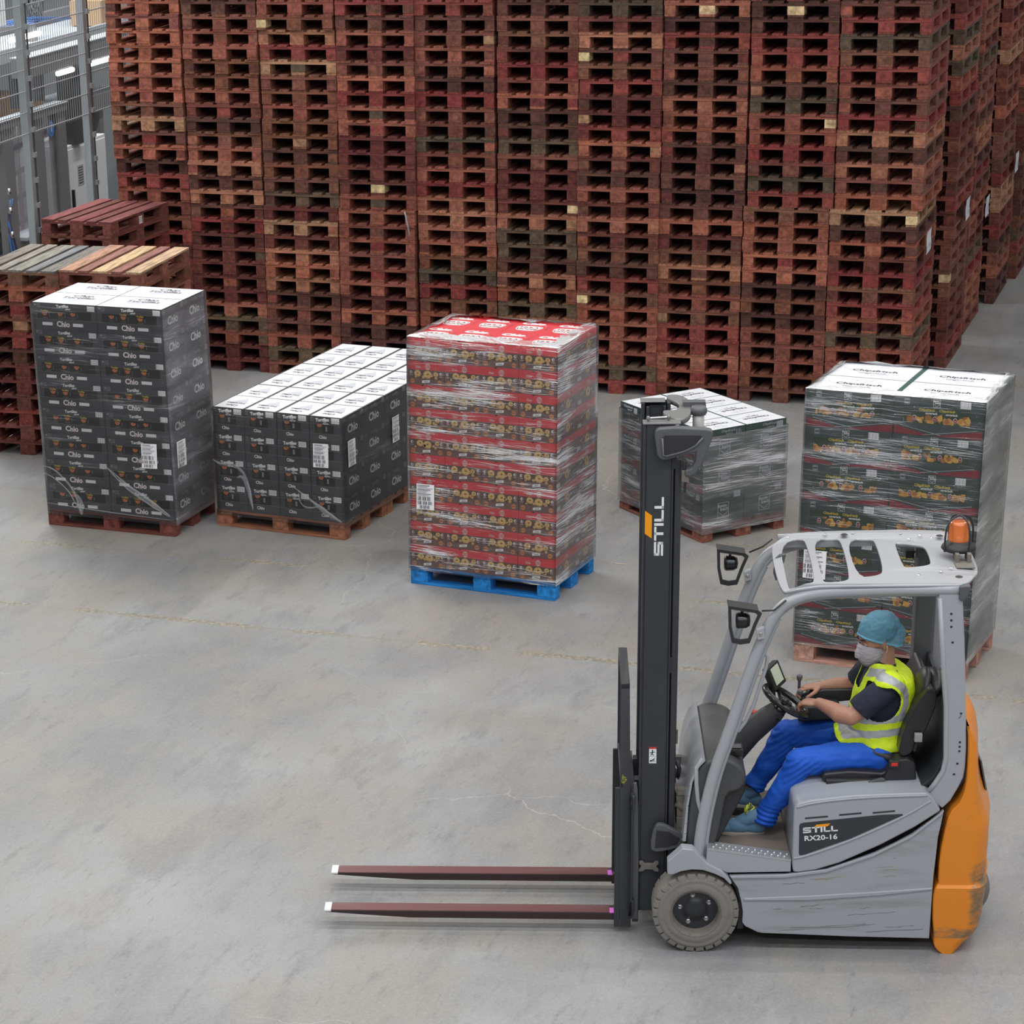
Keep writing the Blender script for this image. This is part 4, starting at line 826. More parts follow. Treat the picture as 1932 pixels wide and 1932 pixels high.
for y in (.96,): b.tube([(.45, y + .02, 2.03), (.70, 1.0, 2.035), (1.1, 1.02, 2.04), (1.33, .98, 2.035)], .022, TGL, 10)
b.build('far_roof_rail', GU)
b = MB()
for (x, y) in ((1.10, .94), (1.2, .9), (1.13, .82), (1.25, .84), (1.1, .2), (1.28, .3), (1.22, .25), (.7, .93), (.85, .95), (.5, .9), (1.36, .55)): b.lathe([(0, .004), (.006, .004), (.009, 0)], (x, y, rz(x, y) + .007), STEEL, axis='z', n=8)
for (x, y) in ((1.30, .88), (1.30, .17), (.8, .92)): b.lathe([(0, .004), (.012, .004), (.02, 0)], (x, y, rz(x, y) + .007), DKM, axis='z', n=14)
b.build('roof_bolts', roof)
RPN = [(1.187, 1.993), (1.209, 1.778), (1.230, 1.59), (1.251, 1.4), (1.262, 1.25), (1.267, 1.107), (1.262, 1.05), (1.25, 1.01), (1.229, .969), (1.194, .918), (1.175, .90), (1.269, .824), (1.31, .87), (1.346, .945), (1.368, 1.0), (1.374, 1.056), (1.374, 1.164), (1.366, 1.29), (1.357, 1.41), (1.343, 1.6), (1.329, 1.778), (1.312, 1.95), (1.305, 2.03), (1.19, 2.03)]
for y0, y1 in ((.062, .10), (.975, 1.01)):
    rp = prism_part('rear_pillar', RPN, y0, y1, TG, par=GU, bev=.008)
    if y0 < .5:
        b = MB(); f = Face(b, (0, .0615, 0), (1, 0, 0), (0, 0, 1))
        for (x, z) in ((1.255, 1.905), (1.257, 1.87), (1.259, 1.835), (1.27, 1.75), (1.335, 1.36), (1.338, 1.20), (1.338, 1.175), (1.338, 1.15), (1.332, 1.08), (1.318, 1.02)): f.circ(x, z, .0065, CD, .0007, 12)
        f.poly([(1.322, 1.335), (1.336, 1.352), (1.338, 1.345), (1.326, 1.33)], DUST, .0008); b.build('bolt_holes', rp)
        b = MB(); b.tube([(1.195, .068, 1.99), (1.235, .068, 1.59), (1.258, .068, 1.40), (1.273, .068, 1.107), (1.262, .068, 1.035), (1.225, .068, .965), (1.19, .068, .915)], .014, TGL, 8); b.build('edge_tube', rp)
prism_part('corner_cap', [(1.285, 2.055), (1.31, 2.062), (1.345, 2.06), (1.335, 2.01), (1.315, 1.975), (1.288, 1.98)], .045, .11, GPL, par=GU, bev=.01)
box_part('rear_window_frame', 1.19, .85, 1.32, 1.30, .985, 2.03, GPL, GU, .02)
prism_part('rear_cover_panel', [(1.18, .92), (1.27, .96), (1.30, 1.10), (1.285, 1.42), (1.262, 1.42), (1.27, 1.1), (1.22, .98), (1.16, .93)], .12, .95, DKP, bev=.006)
# --- counterweight
PR = [(-.001, 1.304, 1.391), (.02, 1.28, 1.42), (.035, 1.268, 1.435), (.054, 1.26, 1.452), (.095, 1.257, 1.493), (.136, 1.255, 1.512), (.2, 1.247, 1.523), (.282, 1.243, 1.528), (.34, 1.243, 1.535), (.385, 1.250, 1.540), (.398, 1.262, 1.526), (.408, 1.268, 1.518), (.43, 1.266, 1.530), (.52, 1.265, 1.533), (.617, 1.271, 1.535), (.70, 1.283, 1.533), (.735, 1.288, 1.53), (.79, 1.298, 1.512), (.83, 1.318, 1.50), (.868, 1.352, 1.488), (.915, 1.37, 1.473), (.969, 1.379, 1.462), (1.008, 1.382, 1.455), (1.07, 1.383, 1.449), (1.14, 1.382, 1.445), (1.194, 1.38, 1.437), (1.247, 1.376, 1.415), (1.275, 1.372, 1.395), (1.292, 1.37, 1.372)]
def cw_ring(z, s0, s1):
    top = max(0, (z - .75) / .55); ys, ye = .030 + .02 * top - (.016 if z < .39 else 0), 1.054 - .02 * top + (.016 if z < .39 else 0); r = min(.10, (s1 - s0) * .5); ext = .05; P = []
    rl = min(.16, .2)
    P.append((s0, ys + .006)); P.append((s0 + .006, ys))
    for k in range(9): a = math.pi / 2 * k / 8; P.append((s1 - r + r * math.sin(a), ys + rl - rl * math.cos(a)))
    for t in (.25, .5, .75): P.append((s1 + ext * math.sin(math.pi * t), ys + rl + (ye - ys - 2 * rl) * t))
    for k in range(9): a = math.pi / 2 * k / 8; P.append((s1 - r + r * math.cos(a), ye - rl + rl * math.sin(a)))
    P.append((s0 + .006, ye)); P.append((s0, ye - .006)); return [(x, y, z) for x, y in P]
b = MB(); rings = [cw_ring(*p) for p in PR]; n = len(rings[0]); vs = [q for r_ in rings for q in r_]
b.add(vs, [(j * n + i, j * n + (i + 1) % n, (j + 1) * n + (i + 1) % n, (j + 1) * n + i) for j in range(len(rings) - 1) for i in range(n)] + [tuple(range(n))[::-1], tuple(range((len(rings) - 1) * n, len(rings) * n))], ORNG, True)
cw = b.build('counterweight', FK, bevel=.004, fix=True)
b = MB(); b.prism([(1.49, 1.0), (1.498, 1.0), (1.535, .83), (1.527, .83)], .30, .75, GPL); b.build('rear_plate', cw, fix=True)
prism_part('cover_gap_filler', [(1.16, .78), (1.29, .86), (1.38, .98), (1.38, 1.28), (1.36, 1.28), (1.36, 1.0), (1.27, .87)], .08, 1.0, DKM, bev=0)  # dark filler in the gap ahead of the counterweight
# --- wheels
def tyre(cx, cy, r, w_, s, lugs=26):
    e = empty('front_wheel' if r > .21 else 'steering_wheel_rear'); e.parent = FK
    b = MB(); pr = [(.135, .0), (.15, -.004), (.17, .0), (.178, .004), (.186, .0), (.2, .004), (.209, .012), (r - .006, .03), (r, .045)]
    k = r / .2305; pr = [(a * k, c) for a, c in pr]; full = pr + [(a, w_ - c) for a, c in pr[::-1]]
    if s < 0: full = [(a, -c) for a, c in full]
    b.lathe(full, (cx, cy, .2305 if r > .21 else r), RUB, n=64); ty = b.build('tyre', e, fix=True)
    b = MB()
    zc = .2305 if r > .21 else r
    for i in range(lugs):
        a = 2 * math.pi * i / lugs; da = 2 * math.pi / lugs * .40
        for (r0, r1, c0, c1) in ((r - .012, r + .0005, .008, .075), (r - .012, r + .0005, w_ - .075, w_ - .008)):
            q = []
            for (rad, c) in ((r0 * .93, c0 - .004), (r1 * .985, c0), (r1, c0 + .02), (r1, c1), (r0, c1)):
                for t in (-da, da): q.append((cx + rad * math.cos(a + t), cy + s * c, zc + rad * math.sin(a + t)))
            b.add(q, [(0, 1, 3, 2), (2, 3, 5, 4), (4, 5, 7, 6), (6, 7, 9, 8), (0, 2, 4, 6, 8), (9, 7, 5, 3, 1)], RUB)
    b.build('tread', ty, bevel=.003, fix=True)
    b = MB(); b.lathe([(.136 * k, -.003 * s), (.125 * k, .002 * s), (.122 * k, .03 * s), (.118 * k, .07 * s)], (cx, cy, zc), DUST, n=48); b.lathe([(.118 * k, .065 * s), (.085 * k, .065 * s), (.06 * k, .062 * s), (.055 * k, .055 * s), (0, .055 * s)], (cx, cy, zc), HUB, n=48); rim = b.build('rim', e, fix=True)
    for i in range(5): a = 1.75 + i * 2 * math.pi / 5; b = MB(); b.lathe([(0, -.004 * s), (.009, -.004 * s), (.010, .004 * s), (.014, .006 * s), (.014, .012 * s)], (cx + .083 * k * math.cos(a), cy + .055 * s, zc + .083 * k * math.sin(a)), STEEL, n=6, smooth=False); b.build('wheel_nut', rim)
tyre(-.003, .0, .2305, .185, 1); tyre(-.003, 1.085, .2305, .185, -1)
def rear_wheel(cy):
    b = MB(); r = .19; b.lathe([(.10, 0), (.17, 0), (.185, .008), (r, .02), (r, .12), (.185, .132), (.17, .14), (.10, .14)], (1.42, cy, r), RUB, n=48); w_ = b.build('rear_wheel', FK, fix=True); b = MB(); b.lathe([(.10, .03), (.06, .03), (0, .03)], (1.42, cy, r), HUB, n=24); b.build('rim', w_)
rear_wheel(.42); rear_wheel(.60)
# --- front fenders
FE = [(-.158, .461), (-.159, .534), (-.1, .592), (-.083, .612), (-.025, .606), (.02, .56), (.052, .523), (.122, .486), (.16, .45), (.185, .409), (.175, .403), (.14, .44), (.088, .466), (.03, .486), (-.028, .489), (-.086, .478), (-.129, .458)]
for y0, y1 in ((.0, .075), (1.01, 1.085)): prism_part('front_fender', FE, y0, y1, TG, bev=.006)
b = MB()
for i in range(9): a = math.radians(15 + i * 9); b.box(0, 0, 0, 0, 0, 0, DKM)
prism_part('wheel_arch_liner', [(.255, .12), (.262, .2), (.25, .3), (.225, .38), (.18, .43), (.165, .42), (.205, .36), (.225, .29), (.23, .2), (.22, .12)], .05, .25, DKM, bev=.003)
# --- mast
MT = empty('mast'); MT.parent = FK
def rail(y, s, z1=2.86):
    b = MB()
    b.box(-.3, y, .12, -.156, y + s * .014, z1, DKP); b.box(-.305, y, .12, -.287, y + s * .075, z1, DKP); b.box(-.17, y, .12, -.152, y + s * .075, z1, DKP)
    o = b.build('outer_rail', MT, bevel=.003)
    b = MB(); b.box(-.146, y + s * .012, .30, -.112, y + s * .05, z1 - .19, DKP); b.box(-.152, y + s * .03, .25, -.14, y + s * .07, z1 - .1, DKM); b.build('inner_rail', MT, bevel=.006)
    b = MB(); b.box(-.262, y + s * .03, .16, -.175, y + s * .045, z1 - .02, DKP); b.box(-.28, y + s * .03, .16, -.262, y + s * .08, z1 - .02, DKP); b.box(-.19, y + s * .03, .16, -.176, y + s * .08, z1 - .02, DKP); b.build('middle_rail', MT, bevel=.003)
    return o
rn = rail(.27, 1); rf = rail(.79, -1)
b = MB(); f = Face(b, (0, .2695, 0), (1, 0, 0), (0, 0, 1))
f.poly([(-.295, 2.278), (-.259, 2.252), (-.259, 2.376), (-.295, 2.402)], LOGO_O, .001)
g2 = Face(b, (-.199, .2695, 2.158), (0, 0, 1), (-1, 0, 0)); k = .0475; still_logo(g2, 0, 0, k, LOGO_W, 1.38)
b.build('maker_lettering', rn)
b = MB(); f = Face(b, (0, .2695, 0), (1, 0, 0), (0, 0, 1)); f.rect(-.254, .992, -.215, 1.085, WHT); f.rect(-.254, 1.075, -.215, 1.085, mat('sticker_red', (.6, .03, .03, 1), .5), .001)
f.circ(-.236, 1.066, .004, MAT_BLACK, .0012, 8); f.line((-.236, 1.062), (-.238, 1.044), .006, MAT_BLACK, .0012); f.line((-.25, 1.052), (-.222, 1.058), .004, MAT_BLACK, .0012); f.line((-.238, 1.046), (-.228, 1.038), .004, MAT_BLACK, .0012); f.line((-.238, 1.046), (-.246, 1.038), .004, MAT_BLACK, .0012)
f.line((-.25, 1.0), (-.222, 1.022), .004, MAT_BLACK, .0012); f.line((-.25, 1.008), (-.225, 1.012), .004, MAT_BLACK, .0012); f.line((-.246, 1.004), (-.22, 1.004), .003, MAT_BLACK, .0012); f.line((-.252, 1.032), (-.217, 1.032), .001, MAT_BLACK, .0012)
b.build('warning_sticker', rn)
MC = mat('machined_cap', (.20, .20, .195, 1), .45, metal=.4)
b = MB(); b.box(-.312, .262, 2.86, -.12, .34, 2.868, MC); b.tube([(-.285, .30, 2.885), (-.18, .32, 2.885)], .006, STEEL, 8)
b.ell((-.285, .30, 2.884), (.012, .012, .014), MC, 8, 6); b.ell((-.18, .32, 2.884), (.012, .012, .014), MC, 8, 6); b.build('rail_cap', MT, bevel=.002); box_part('rail_cap', -.31, .72, 2.86, -.18, .80, 2.866, MC, MT, .002)
CP = [(-.205, .47), (-.193, .50), (-.137, .500), (-.115, .56), (-.112, .66), (-.150, .74), (-.172, .78), (-.166, .83), (-.100, .83), (-.052, .70), (-.056, .47), (-.089, .338), (-.145, .320), (-.170, .37)]
plate('crosshead_plate', chaikin(CP, 1), [], 2.86, .03, MC, MT)
b = MB(); b.tube([(-.018, .52, 2.64), (-.018, .52, 2.88)], .030, mat('cylinder_pale', (.36, .35, .335, 1), .5, nscale=9, namt=.3, ncol=(.25, .24, .22, 1)), 18); b.lathe([(0, .015), (.034, .015), (.044, .0), (.044, -.02), (.034, -.03)], (-.018, .52, 2.875), GPL, axis='z', n=20)
b.prism([(-.10, 2.90), (.02, 2.90), (.025, 2.86), (.0, 2.83), (-.08, 2.84)], .56, .62, GPL); b.build('lift_cylinder', MT, fix=True)
CV = [(-.255, 2.815), (-.250, 2.836), (-.235, 2.850), (-.147, 2.855), (.005, 2.845), (.034, 2.838), (.043, 2.82), (.034, 2.779), (.011, 2.721), (-.015, 2.652), (-.037, 2.611), (-.064, 2.594), (-.094, 2.592), (-.10, 2.626), (-.065, 2.638), (-.045, 2.675), (-.043, 2.722), (-.089, 2.711), (-.167, 2.688), (-.205, 2.680), (-.225, 2.688), (-.24, 2.712)]
hg = prism_part('hose_guard', CV, .225, .275, GPL, par=MT, bev=.012)
prism_part('guard_recess', [(-.218, 2.80), (-.20, 2.815), (-.02, 2.812), (-.012, 2.80), (-.05, 2.757), (-.10, 2.728), (-.19, 2.702), (-.205, 2.708)], .2215, .226, DKM, par=hg, bev=.002)
b = MB(); b.tube([(-.215, .219, 2.80), (-.21, .219, 2.71), (-.19, .219, 2.705), (-.1, .219, 2.73), (-.045, .219, 2.76), (-.01, .219, 2.80)], .006, GPL, 8); b.build('guard_rim', hg)
b = MB(); b.box(-.112, .24, 2.56, -.075, .28, 2.625, DUST); b.tube([(-.093, .26, 2.56), (-.093, .26, 2.50)], .007, DKM, 8); b.tube([(-.10, .25, 2.625), (-.10, .25, 2.67)], .012, DKM, 8); b.build('chain_anchor', MT, bevel=.004)
b = MB(); b.tube([(-.112, .33, 2.64), (-.114, .33, .95), (-.10, .33, .62)], .005, DKM, 8); b.tube([(-.105, .35, .98), (-.088, .35, .93), (-.095, .35, .88)], .012, DKM, 8)
b.box(-.108, .33, 1.08, -.100, .345, 1.16, DUST); b.build('hydraulic_hose', MT)
for z in (.35, 1.5, 2.62): box_part('mast_crossmember', -.17, .28, z, -.14, .78, z + .09, DKP, MT)
b = MB()
def bone(z, x0, x1):
    P = [(x0, z + .03), (x0 + .018, z + .032), (x0 + .032, z + .018), (x1 - .032, z + .018), (x1 - .018, z + .032), (x1, z + .03), (x1, z + .018), (x1 - .014, z), (x1, z - .018), (x1, z - .032), (x1 - .02, z - .03), (x1 - .036, z - .018), (x0 + .036, z - .018), (x0 + .02, z - .03), (x0, z - .032), (x0, z - .018), (x0 + .012, z), (x0, z + .018)]
    b.prism(P, .25, .27, DUST)
bone(.392, -.300, -.192); b.build('mast_bracket', MT, bevel=.004, fix=True)
TC = [(-.238, .512), (-.241, .56), (-.228, .628), (-.215, .655), (-.195, .664), (-.165, .657), (-.09, .615), (-.055, .585), (-.045, .57), (-.05, .553), (-.075, .535), (-.12, .515), (-.18, .500), (-.215, .498)]
tg_ = prism_part('pivot_guard', TC, .205, .245, GPL, par=MT, bev=.008); prism_part('guard_recess', [(-.218, .525), (-.21, .63), (-.14, .62), (-.085, .58), (-.10, .545), (-.15, .53)], .202, .206, DKM, par=tg_, bev=.002)
b = MB(); b.prism([(-.10, .61), (-.04, .60), (.03, .575), (.03, .53), (-.04, .54), (-.10, .55)], .22, .26, DUST); b.lathe([(0, -.012), (.014, -.012), (.016, 0)], (-.062, .21, .577), STEEL, n=12); b.build('tilt_link', MT, bevel=.004, fix=True)
b = MB()
for y in (.30, .76): b.tube([(-.12, y, .86), (-.09, y, .80), (-.05, y, .80)], .014, DUST, 8); b.tube([(-.10, y, .75), (.0, y, .66)], .022, DUST, 10); b.box(-.10, y - .02, .80, -.04, y + .02, .84, DUST)
b.box(-.10, .30, .44, -.02, .80, .66, DUST); b.box(-.06, .33, .40, .0, .74, .74, DKM); b.build('tilt_cylinder', FK, bevel=.003)
# --- carriage, backrest and forks
CR = empty('fork_carriage'); CR.parent = FK
def fork(y):
    w_ = .10; x0, x1 = -2.02, -.42
    P = [(-.352, .86), (-.352, .055), (-.42, .068), (-1.55, .070), (-1.80, .085), (-2.022, .100), (-2.03, .106), (-2.022, .1125), (-.44, .1125), (-.405, .125), (-.392, .16), (-.392, .86)]
    b = MB(); b.prism(P, y, y + w_, FORKS); o = b.build('fork', CR, bevel=.003, fix=True)
    b = MB(); b.box(-1.99, y + .003, .1128, -.455, y + w_ - .003, .1142, FORKT); b.build('worn_top', o)
    b = MB(); b.box(-2.028, y - .001, .103, -1.99, y + w_ + .001, .1145, WHT); b.build('white_tip', o, bevel=.002)
    b = MB(); b.box(-.455, y - .001, .108, -.425, y + w_ * .6, .1155, MAG); b.build('magenta_mark', o, bevel=.003)
fork(.255); fork(.755)
b = MB(); b.box(-.352, .20, .12, -.325, .86, .21, DKP); b.box(-.352, .20, .74, -.325, .86, .83, DKP); b.box(-.325, .36, .10, -.30, .42, .86, DKP); b.box(-.325, .66, .10, -.30, .72, .86, DKP); b.box(-.352, .2, .12, -.335, .24, .83, DKP); b.build('carriage_frame', CR, bevel=.003)
b = MB(); y = .245
for yy in (.235, .80):
    b.prism([(-.408, 1.46), (-.362, 1.46), (-.353, .90), (-.340, .035), (-.40, .035), (-.408, .5)], yy, yy + .012, DKP); b.box(-.432, yy + .002, .035, -.402, yy + .02, .86, DKP)
b.box(-.408, .235, 1.43, -.362, .81, 1.46, DKP); b.box(-.405, .235, .86, -.39, .81, .90, DKP)
for k in range(4): b.box(-.40, .33 + .12 * k, .88, -.38, .345 + .12 * k, 1.44, DKP)
lb = b.build('load_backrest', CR, bevel=.002, fix=True)
b = MB(); f = Face(b, (0, .2345, 0), (1, 0, 0), (0, 0, 1)); YC = mat('chalk_yellow', (.55, .55, .03, 1), .8); rr = random.Random(8)
for _ in range(26): x, z = -.385 + rr.uniform(-.012, .015), .90 + rr.uniform(-.018, .035); f.line((x, z), (x + rr.uniform(-.008, .008), z + rr.uniform(.002, .007)), .002, YC, .001)
for _ in range(7): x, z = -.40, .845 + rr.uniform(-.004, .03); 
b.build('chalk_mark', lb)
b = MB(); b.prism([(-.335, .885), (-.318, .888), (-.312, .85), (-.302, .42), (-.302, .08), (-.340, .08), (-.335, .4)], .24, .262, GPL); b.box(-.332, .25, .06, -.300, .27, .44, DKP); b.build('side_shift_bracket', CR, bevel=.003, fix=True)
# --- cowl, dashboard, steering
CWL = [(-.062, .62), (-.045, .82), (-.028, .95), (.0, 1.03), (.04, 1.07), (.10, 1.085), (.17, 1.075), (.215, 1.045), (.25, 1.0), (.25, .94), (.215, .90), (.15, .885), (.135, .78), (.115, .66), (.085, .545), (-.03, .545)]
prism_part('front_cowl', chaikin(CWL, 1), .105, .965, mat('cowl_grey', (.055, .056, .058, 1), .55, nscale=4, namt=.4, ncol=(.085, .083, .08, 1), bump=.05, bscale=300), bev=.02)
b = MB(); b.prism([(-.075, .61), (-.060, .82), (-.04, .96), (-.012, 1.04), (.03, 1.085), (.035, 1.075), (-.004, 1.03), (-.03, .95), (-.048, .82), (-.058, .61)], .10, .97, TG)
for z in (.66, .72, .78, .82, .88, .94): x = -.072 + (z - .61) * .075; b.ell((x + .004, .099, z), (.004, .003, .004), STEEL, 6, 4)
b.tube([(.02, .12, 1.08), (-.012, .104, 1.03), (-.01, .10, .95), (.0, .10, .85), (.03, .10, .74)], .012, TGL, 8); b.build('front_panel', FK, bevel=.004, fix=True)
b = MB(); b.prism([(.12, .76), (.15, .95), (.255, .95), (.25, .88), (.19, .75), (.095, .54), (.06, .54)], .14, .36, DKM); b.build('knee_panel', FK, bevel=.015, fix=True)
b = MB(); b.tube([(.08, .50, .70), (.17, .50, .93), (.29, .50, 1.08), (.39, .50, 1.17), (.44, .50, 1.215)], [.075, .075, .07, .062, .05], DKM, 18)
b.tube([(.415, .5, 1.185), (.46, .5, 1.235)], [.055, .04], BLK, 18); b.build('steering_column', FK)
sn = Vector((.53, 0, .85)).normalized(); sa = Vector((0, 1, 0)); sb = sn.cross(sa); cs = Vector((.482, .50, 1.262))
b = MB(); b.tube([cs + (sa * math.cos(t) + sb * math.sin(t)) * .132 for t in [2 * math.pi * k / 40 for k in range(40)]], .0185, BLK, 12, closed=True)
for t in (.3, 2.4, 4.4): d = sa * math.cos(t) + sb * math.sin(t); b.tube([cs - sn * .02, cs + d * .07 - sn * .012, cs + d * .13], [.018, .013, .010], BLK, 10)
b.tube([cs - sn * .045, cs + sn * .004], [.042, .036], BLK, 20); st = b.build('steering_wheel', FK, fix=True)
b = MB(); b.tube([cs + sn * .003, cs + sn * .008], .018, ALU, 16); b.tube([cs + (sa * -.95 + sb * .3) * .138 * .97 + sn * .01, cs + (sa * -.95 + sb * .3) * .134 + sn * .05], [.016, .020], BLK, 12); b.build('hub_badge', st)
b = MB(); b.tube([(.41, .50, 1.21), (.44, .62, 1.225)], [.008, .006], DKM, 8); b.build('indicator_stalk', FK)
# display unit
de = empty('display_unit'); de.parent = FK
R_ = Matrix.Rotation(math.radians(28), 4, 'Y') @ Matrix.Rotation(math.radians(-24), 4, 'Z')
def rot_box(mb, c, sz, m, R_=R_):
    x, y, z = [s_ / 2 for s_ in sz]; vs = [(-x, -y, -z), (x, -y, -z), (x, y, -z), (-x, y, -z), (-x, -y, z), (x, -y, z), (x, y, z), (-x, y, z)]
    mb.add([tuple(R_.to_3x3() @ Vector(v) + Vector(c)) for v in vs], [(3, 2, 1, 0), (4, 5, 6, 7), (0, 1, 5, 4), (1, 2, 6, 5), (2, 3, 7, 6), (3, 0, 4, 7)], m)
R2 = Matrix.Rotation(math.radians(-22), 4, 'Y') @ Matrix.Rotation(math.radians(-38), 4, 'Z')
dc = Vector((.425, .62, 1.365))
b = MB(); rot_box(b, dc, (.04, .11, .135), DKM, R2); b.tube([dc - Vector((.01, 0, .07)), (.42, .60, 1.22)], .018, DKM, 10); b.build('display_case', de, bevel=.008)
b = MB(); rot_box(b, dc + R2.to_3x3() @ Vector((.0215, 0, .005)), (.002, .072, .10), mat('display_screen', (.42, .45, .36, 1), .25, emit=.25), R2); b.build('screen', de)
# front cowl small parts
b = MB(); b.tube([(.34, .85, 1.02), (.345, .85, 1.045)], .014, CYE, 12); b.tube([(.345, .85, 1.045), (.352, .85, 1.07)], .020, MATS['stop_red'], 14); b.build('emergency_stop_button', FK)
b = MB(); b.box(.16, .20, 1.06, .24, .30, 1.10, BLK); b.box(.18, .21, 1.10, .23, .26, 1.11, GPL); b.box(.125, .17, 1.05, .15, .24, 1.16, DKM); b.build('switch_panel', FK, bevel=.004)
b = MB(); b.tube([(.285, .115, 1.675), (.325, .12, 1.68), (.342, .12, 1.65), (.335, .12, 1.59), (.277, .12, 1.38), (.238, .12, 1.29), (.205, .118, 1.24), (.165, .11, 1.225)], .010, TG, 8); b.build('grab_rail', FK)
# --- armrest with levers
b = MB(); b.prism([(.62, 1.235), (.70, 1.255), (.95, 1.26), (.96, 1.20), (.70, 1.17), (.60, 1.17)], .70, .80, VIN); b.tube([(.56, .74, 1.17), (.64, .75, 1.20)], .03, DKM, 12); b.build('armrest', FK, bevel=.012, fix=True)
for (x, y, h) in ((.572, .735, .115), (.574, .69, .045)):
    b = MB(); b.tube([(x, y, 1.19), (x, y, 1.19 + h)], .008, DKM, 8); b.lathe([(0, .022), (.014, .02), (.017, .012), (.014, -.004), (.01, -.014)], (x, y, 1.19 + h), GPL, axis='z', n=16); b.build('control_lever', FK)
# --- seat
SE = empty('seat'); SE.parent = FK
b = MB(); b.prism([(.655, .925), (.67, .95), (.80, .965), (.97, .955), (1.06, 1.0), (1.14, 1.0), (1.14, .90), (.67, .895)], .235, .78, VIN); b.build('seat_cushion', SE, bevel=.025, seg=3, fix=True)
b = MB(); b.prism([(.683, .885), (1.145, .885), (1.15, .925), (.675, .925)], .21, .80, DKM); b.build('seat_base', SE, bevel=.01, fix=True)
for y0, y1 in ((.20, .30), (.72, .82)): b = MB(); b.prism([(.975, .93), (.985, .95), (1.01, 1.01), (1.05, 1.045), (1.10, 1.05), (1.14, 1.02), (1.15, .90), (.98, .90)], y0, y1, DKM); b.build('side_cover', SE, bevel=.012, fix=True)
BK = [(1.05, 1.06), (1.06, 1.14), (1.08, 1.22), (1.125, 1.32), (1.165, 1.40), (1.195, 1.445), (1.225, 1.42), (1.238, 1.37), (1.215, 1.28), (1.185, 1.20), (1.15, 1.12), (1.10, 1.05)]
b = MB(); b.prism(chaikin(BK, 1), .225, .80, VIN); b.build('seat_back', SE, bevel=.025, seg=3, fix=True)
b = MB(); b.ell((1.24, .42, 1.40), (.048, .15, .075), VIN, 24, 14, Matrix.Rotation(.30, 3, 'Y')); b.ell((1.18, .40, 1.405), (.034, .13, .085), VIN, 24, 14, Matrix.Rotation(.30, 3, 'Y')); b.build('headrest', SE)
b = MB(); b.prism([(.863, .898), (.88, .912), (.93, .935), (.97, .945), (.988, .935), (.975, .915), (.93, .905), (.88, .893)], .185, .205, GPL); b.build('seat_lever', SE, bevel=.005, fix=True)
b = MB(); b.box(1.125, .185, 1.15, 1.165, .215, 1.195, mat('knob_grey', (.30, .30, .29, 1), .5)); b.tube([(1.142, .20, 1.15), (1.13, .21, 1.09)], .008, DKM, 8); b.build('recline_knob', SE, bevel=.01)
b = MB(); b.box(1.0, .18, 1.005, 1.055, .205, 1.045, DKM); k = b.build('belt_buckle', SE, bevel=.004); b = MB(); b.box(1.01, .176, 1.018, 1.043, .181, 1.036, MATS['stop_red']); b.build('release_button', k)
# --- work lights in their guards, mirror, beacon
def work_light(c, yb, s=1):
    e = empty('work_light'); e.parent = GU; x, z = c; b = MB()
    P = [(x - .085, z + .085), (x - .080, z - .03), (x - .062, z - .115), (x - .02, z - .125), (x + .03, z - .118), (x + .062, z - .02), (x + .088, z + .045), (x + .07, z + .06)]
    Q = [(p[0] * .78 + x * .22 - .002, p[1] * .78 + z * .22) for p in P]
    n = len(P); vs = [(p[0], yb, p[1]) for p in P] + [(q[0], yb, q[1]) for q in Q] + [(p[0], yb + .012, p[1]) for p in P] + [(q[0], yb + .012, q[1]) for q in Q]
    fs = []
    for i in range(n): j = (i + 1) % n; fs += [(i, j, n + j, n + i), (2 * n + i, 3 * n + i, 3 * n + j, 2 * n + j), (i, 2 * n + i, 2 * n + j, j), (n + i, n + j, 3 * n + j, 3 * n + i)]
    b.add(vs, fs, DKM); b.prism([(x - .085, z + .088), (x + .07, z + .062), (x + .07, z + .052), (x - .085, z + .078)], yb, yb + .10, DKM); g = b.build('light_guard', e, bevel=.002, fix=True)
    b = MB(); b.lathe([(0, .045), (.03, .04), (.04, .02), (.042, -.02), (.036, -.03), (0, -.032)], (x - .01, yb + .05, z - .01), BLK, axis='x', n=24); b.tube([(x - .01, yb + .05, z + .03), (x - .01, yb + .05, z + .07)], .008, STEEL, 8); b.build('lamp_housing', e)
    b = MB(); b.lathe([(0, -.034), (.034, -.034)], (x - .012, yb + .05, z - .01), mat('lamp_lens', (.6, .62, .65, 1), .1), axis='x', n=24); b.build('lamp_lens', e)
    b = MB(); b.prism([(x + .06, z - .045), (x + .10, z - .03), (x + .105, z - .09), (x + .07, z - .10)], yb - .004, yb + .03, TGL); b.lathe([(0, -.006), (.01, -.006), (.01, 0)], (x + .083, yb - .004, z - .065), STEEL, n=10); b.build('mounting_bracket', e, bevel=.004, fix=True)
work_light((.212, 1.872), .04); work_light((.208, 1.895), .94)
b = MB(); b.tube([(.30, .06, 1.925), (.36, .05, 1.93), (.42, .05, 1.985)], .005, DKM, 8); b.build('lamp_cable', GU); b = MB(); b.tube([(.30, .98, 1.95), (.37, .97, 1.985), (.42, .96, 2.03)], .005, DKM, 8); b.build('lamp_cable', GU)
b = MB(); P = [(x, z) for x, z in ((.405, 2.03), (.43, 2.055), (.465, 2.06), (.455, 2.01), (.43, 1.93), (.415, 1.905), (.400, 1.95))]; b.prism(P, .60, .625, GPL); b.build('mirror', GU, bevel=.008, fix=True)
BE = empty('beacon_lamp'); BE.parent = FK; bx, by, bz = 1.345, .52, 2.075
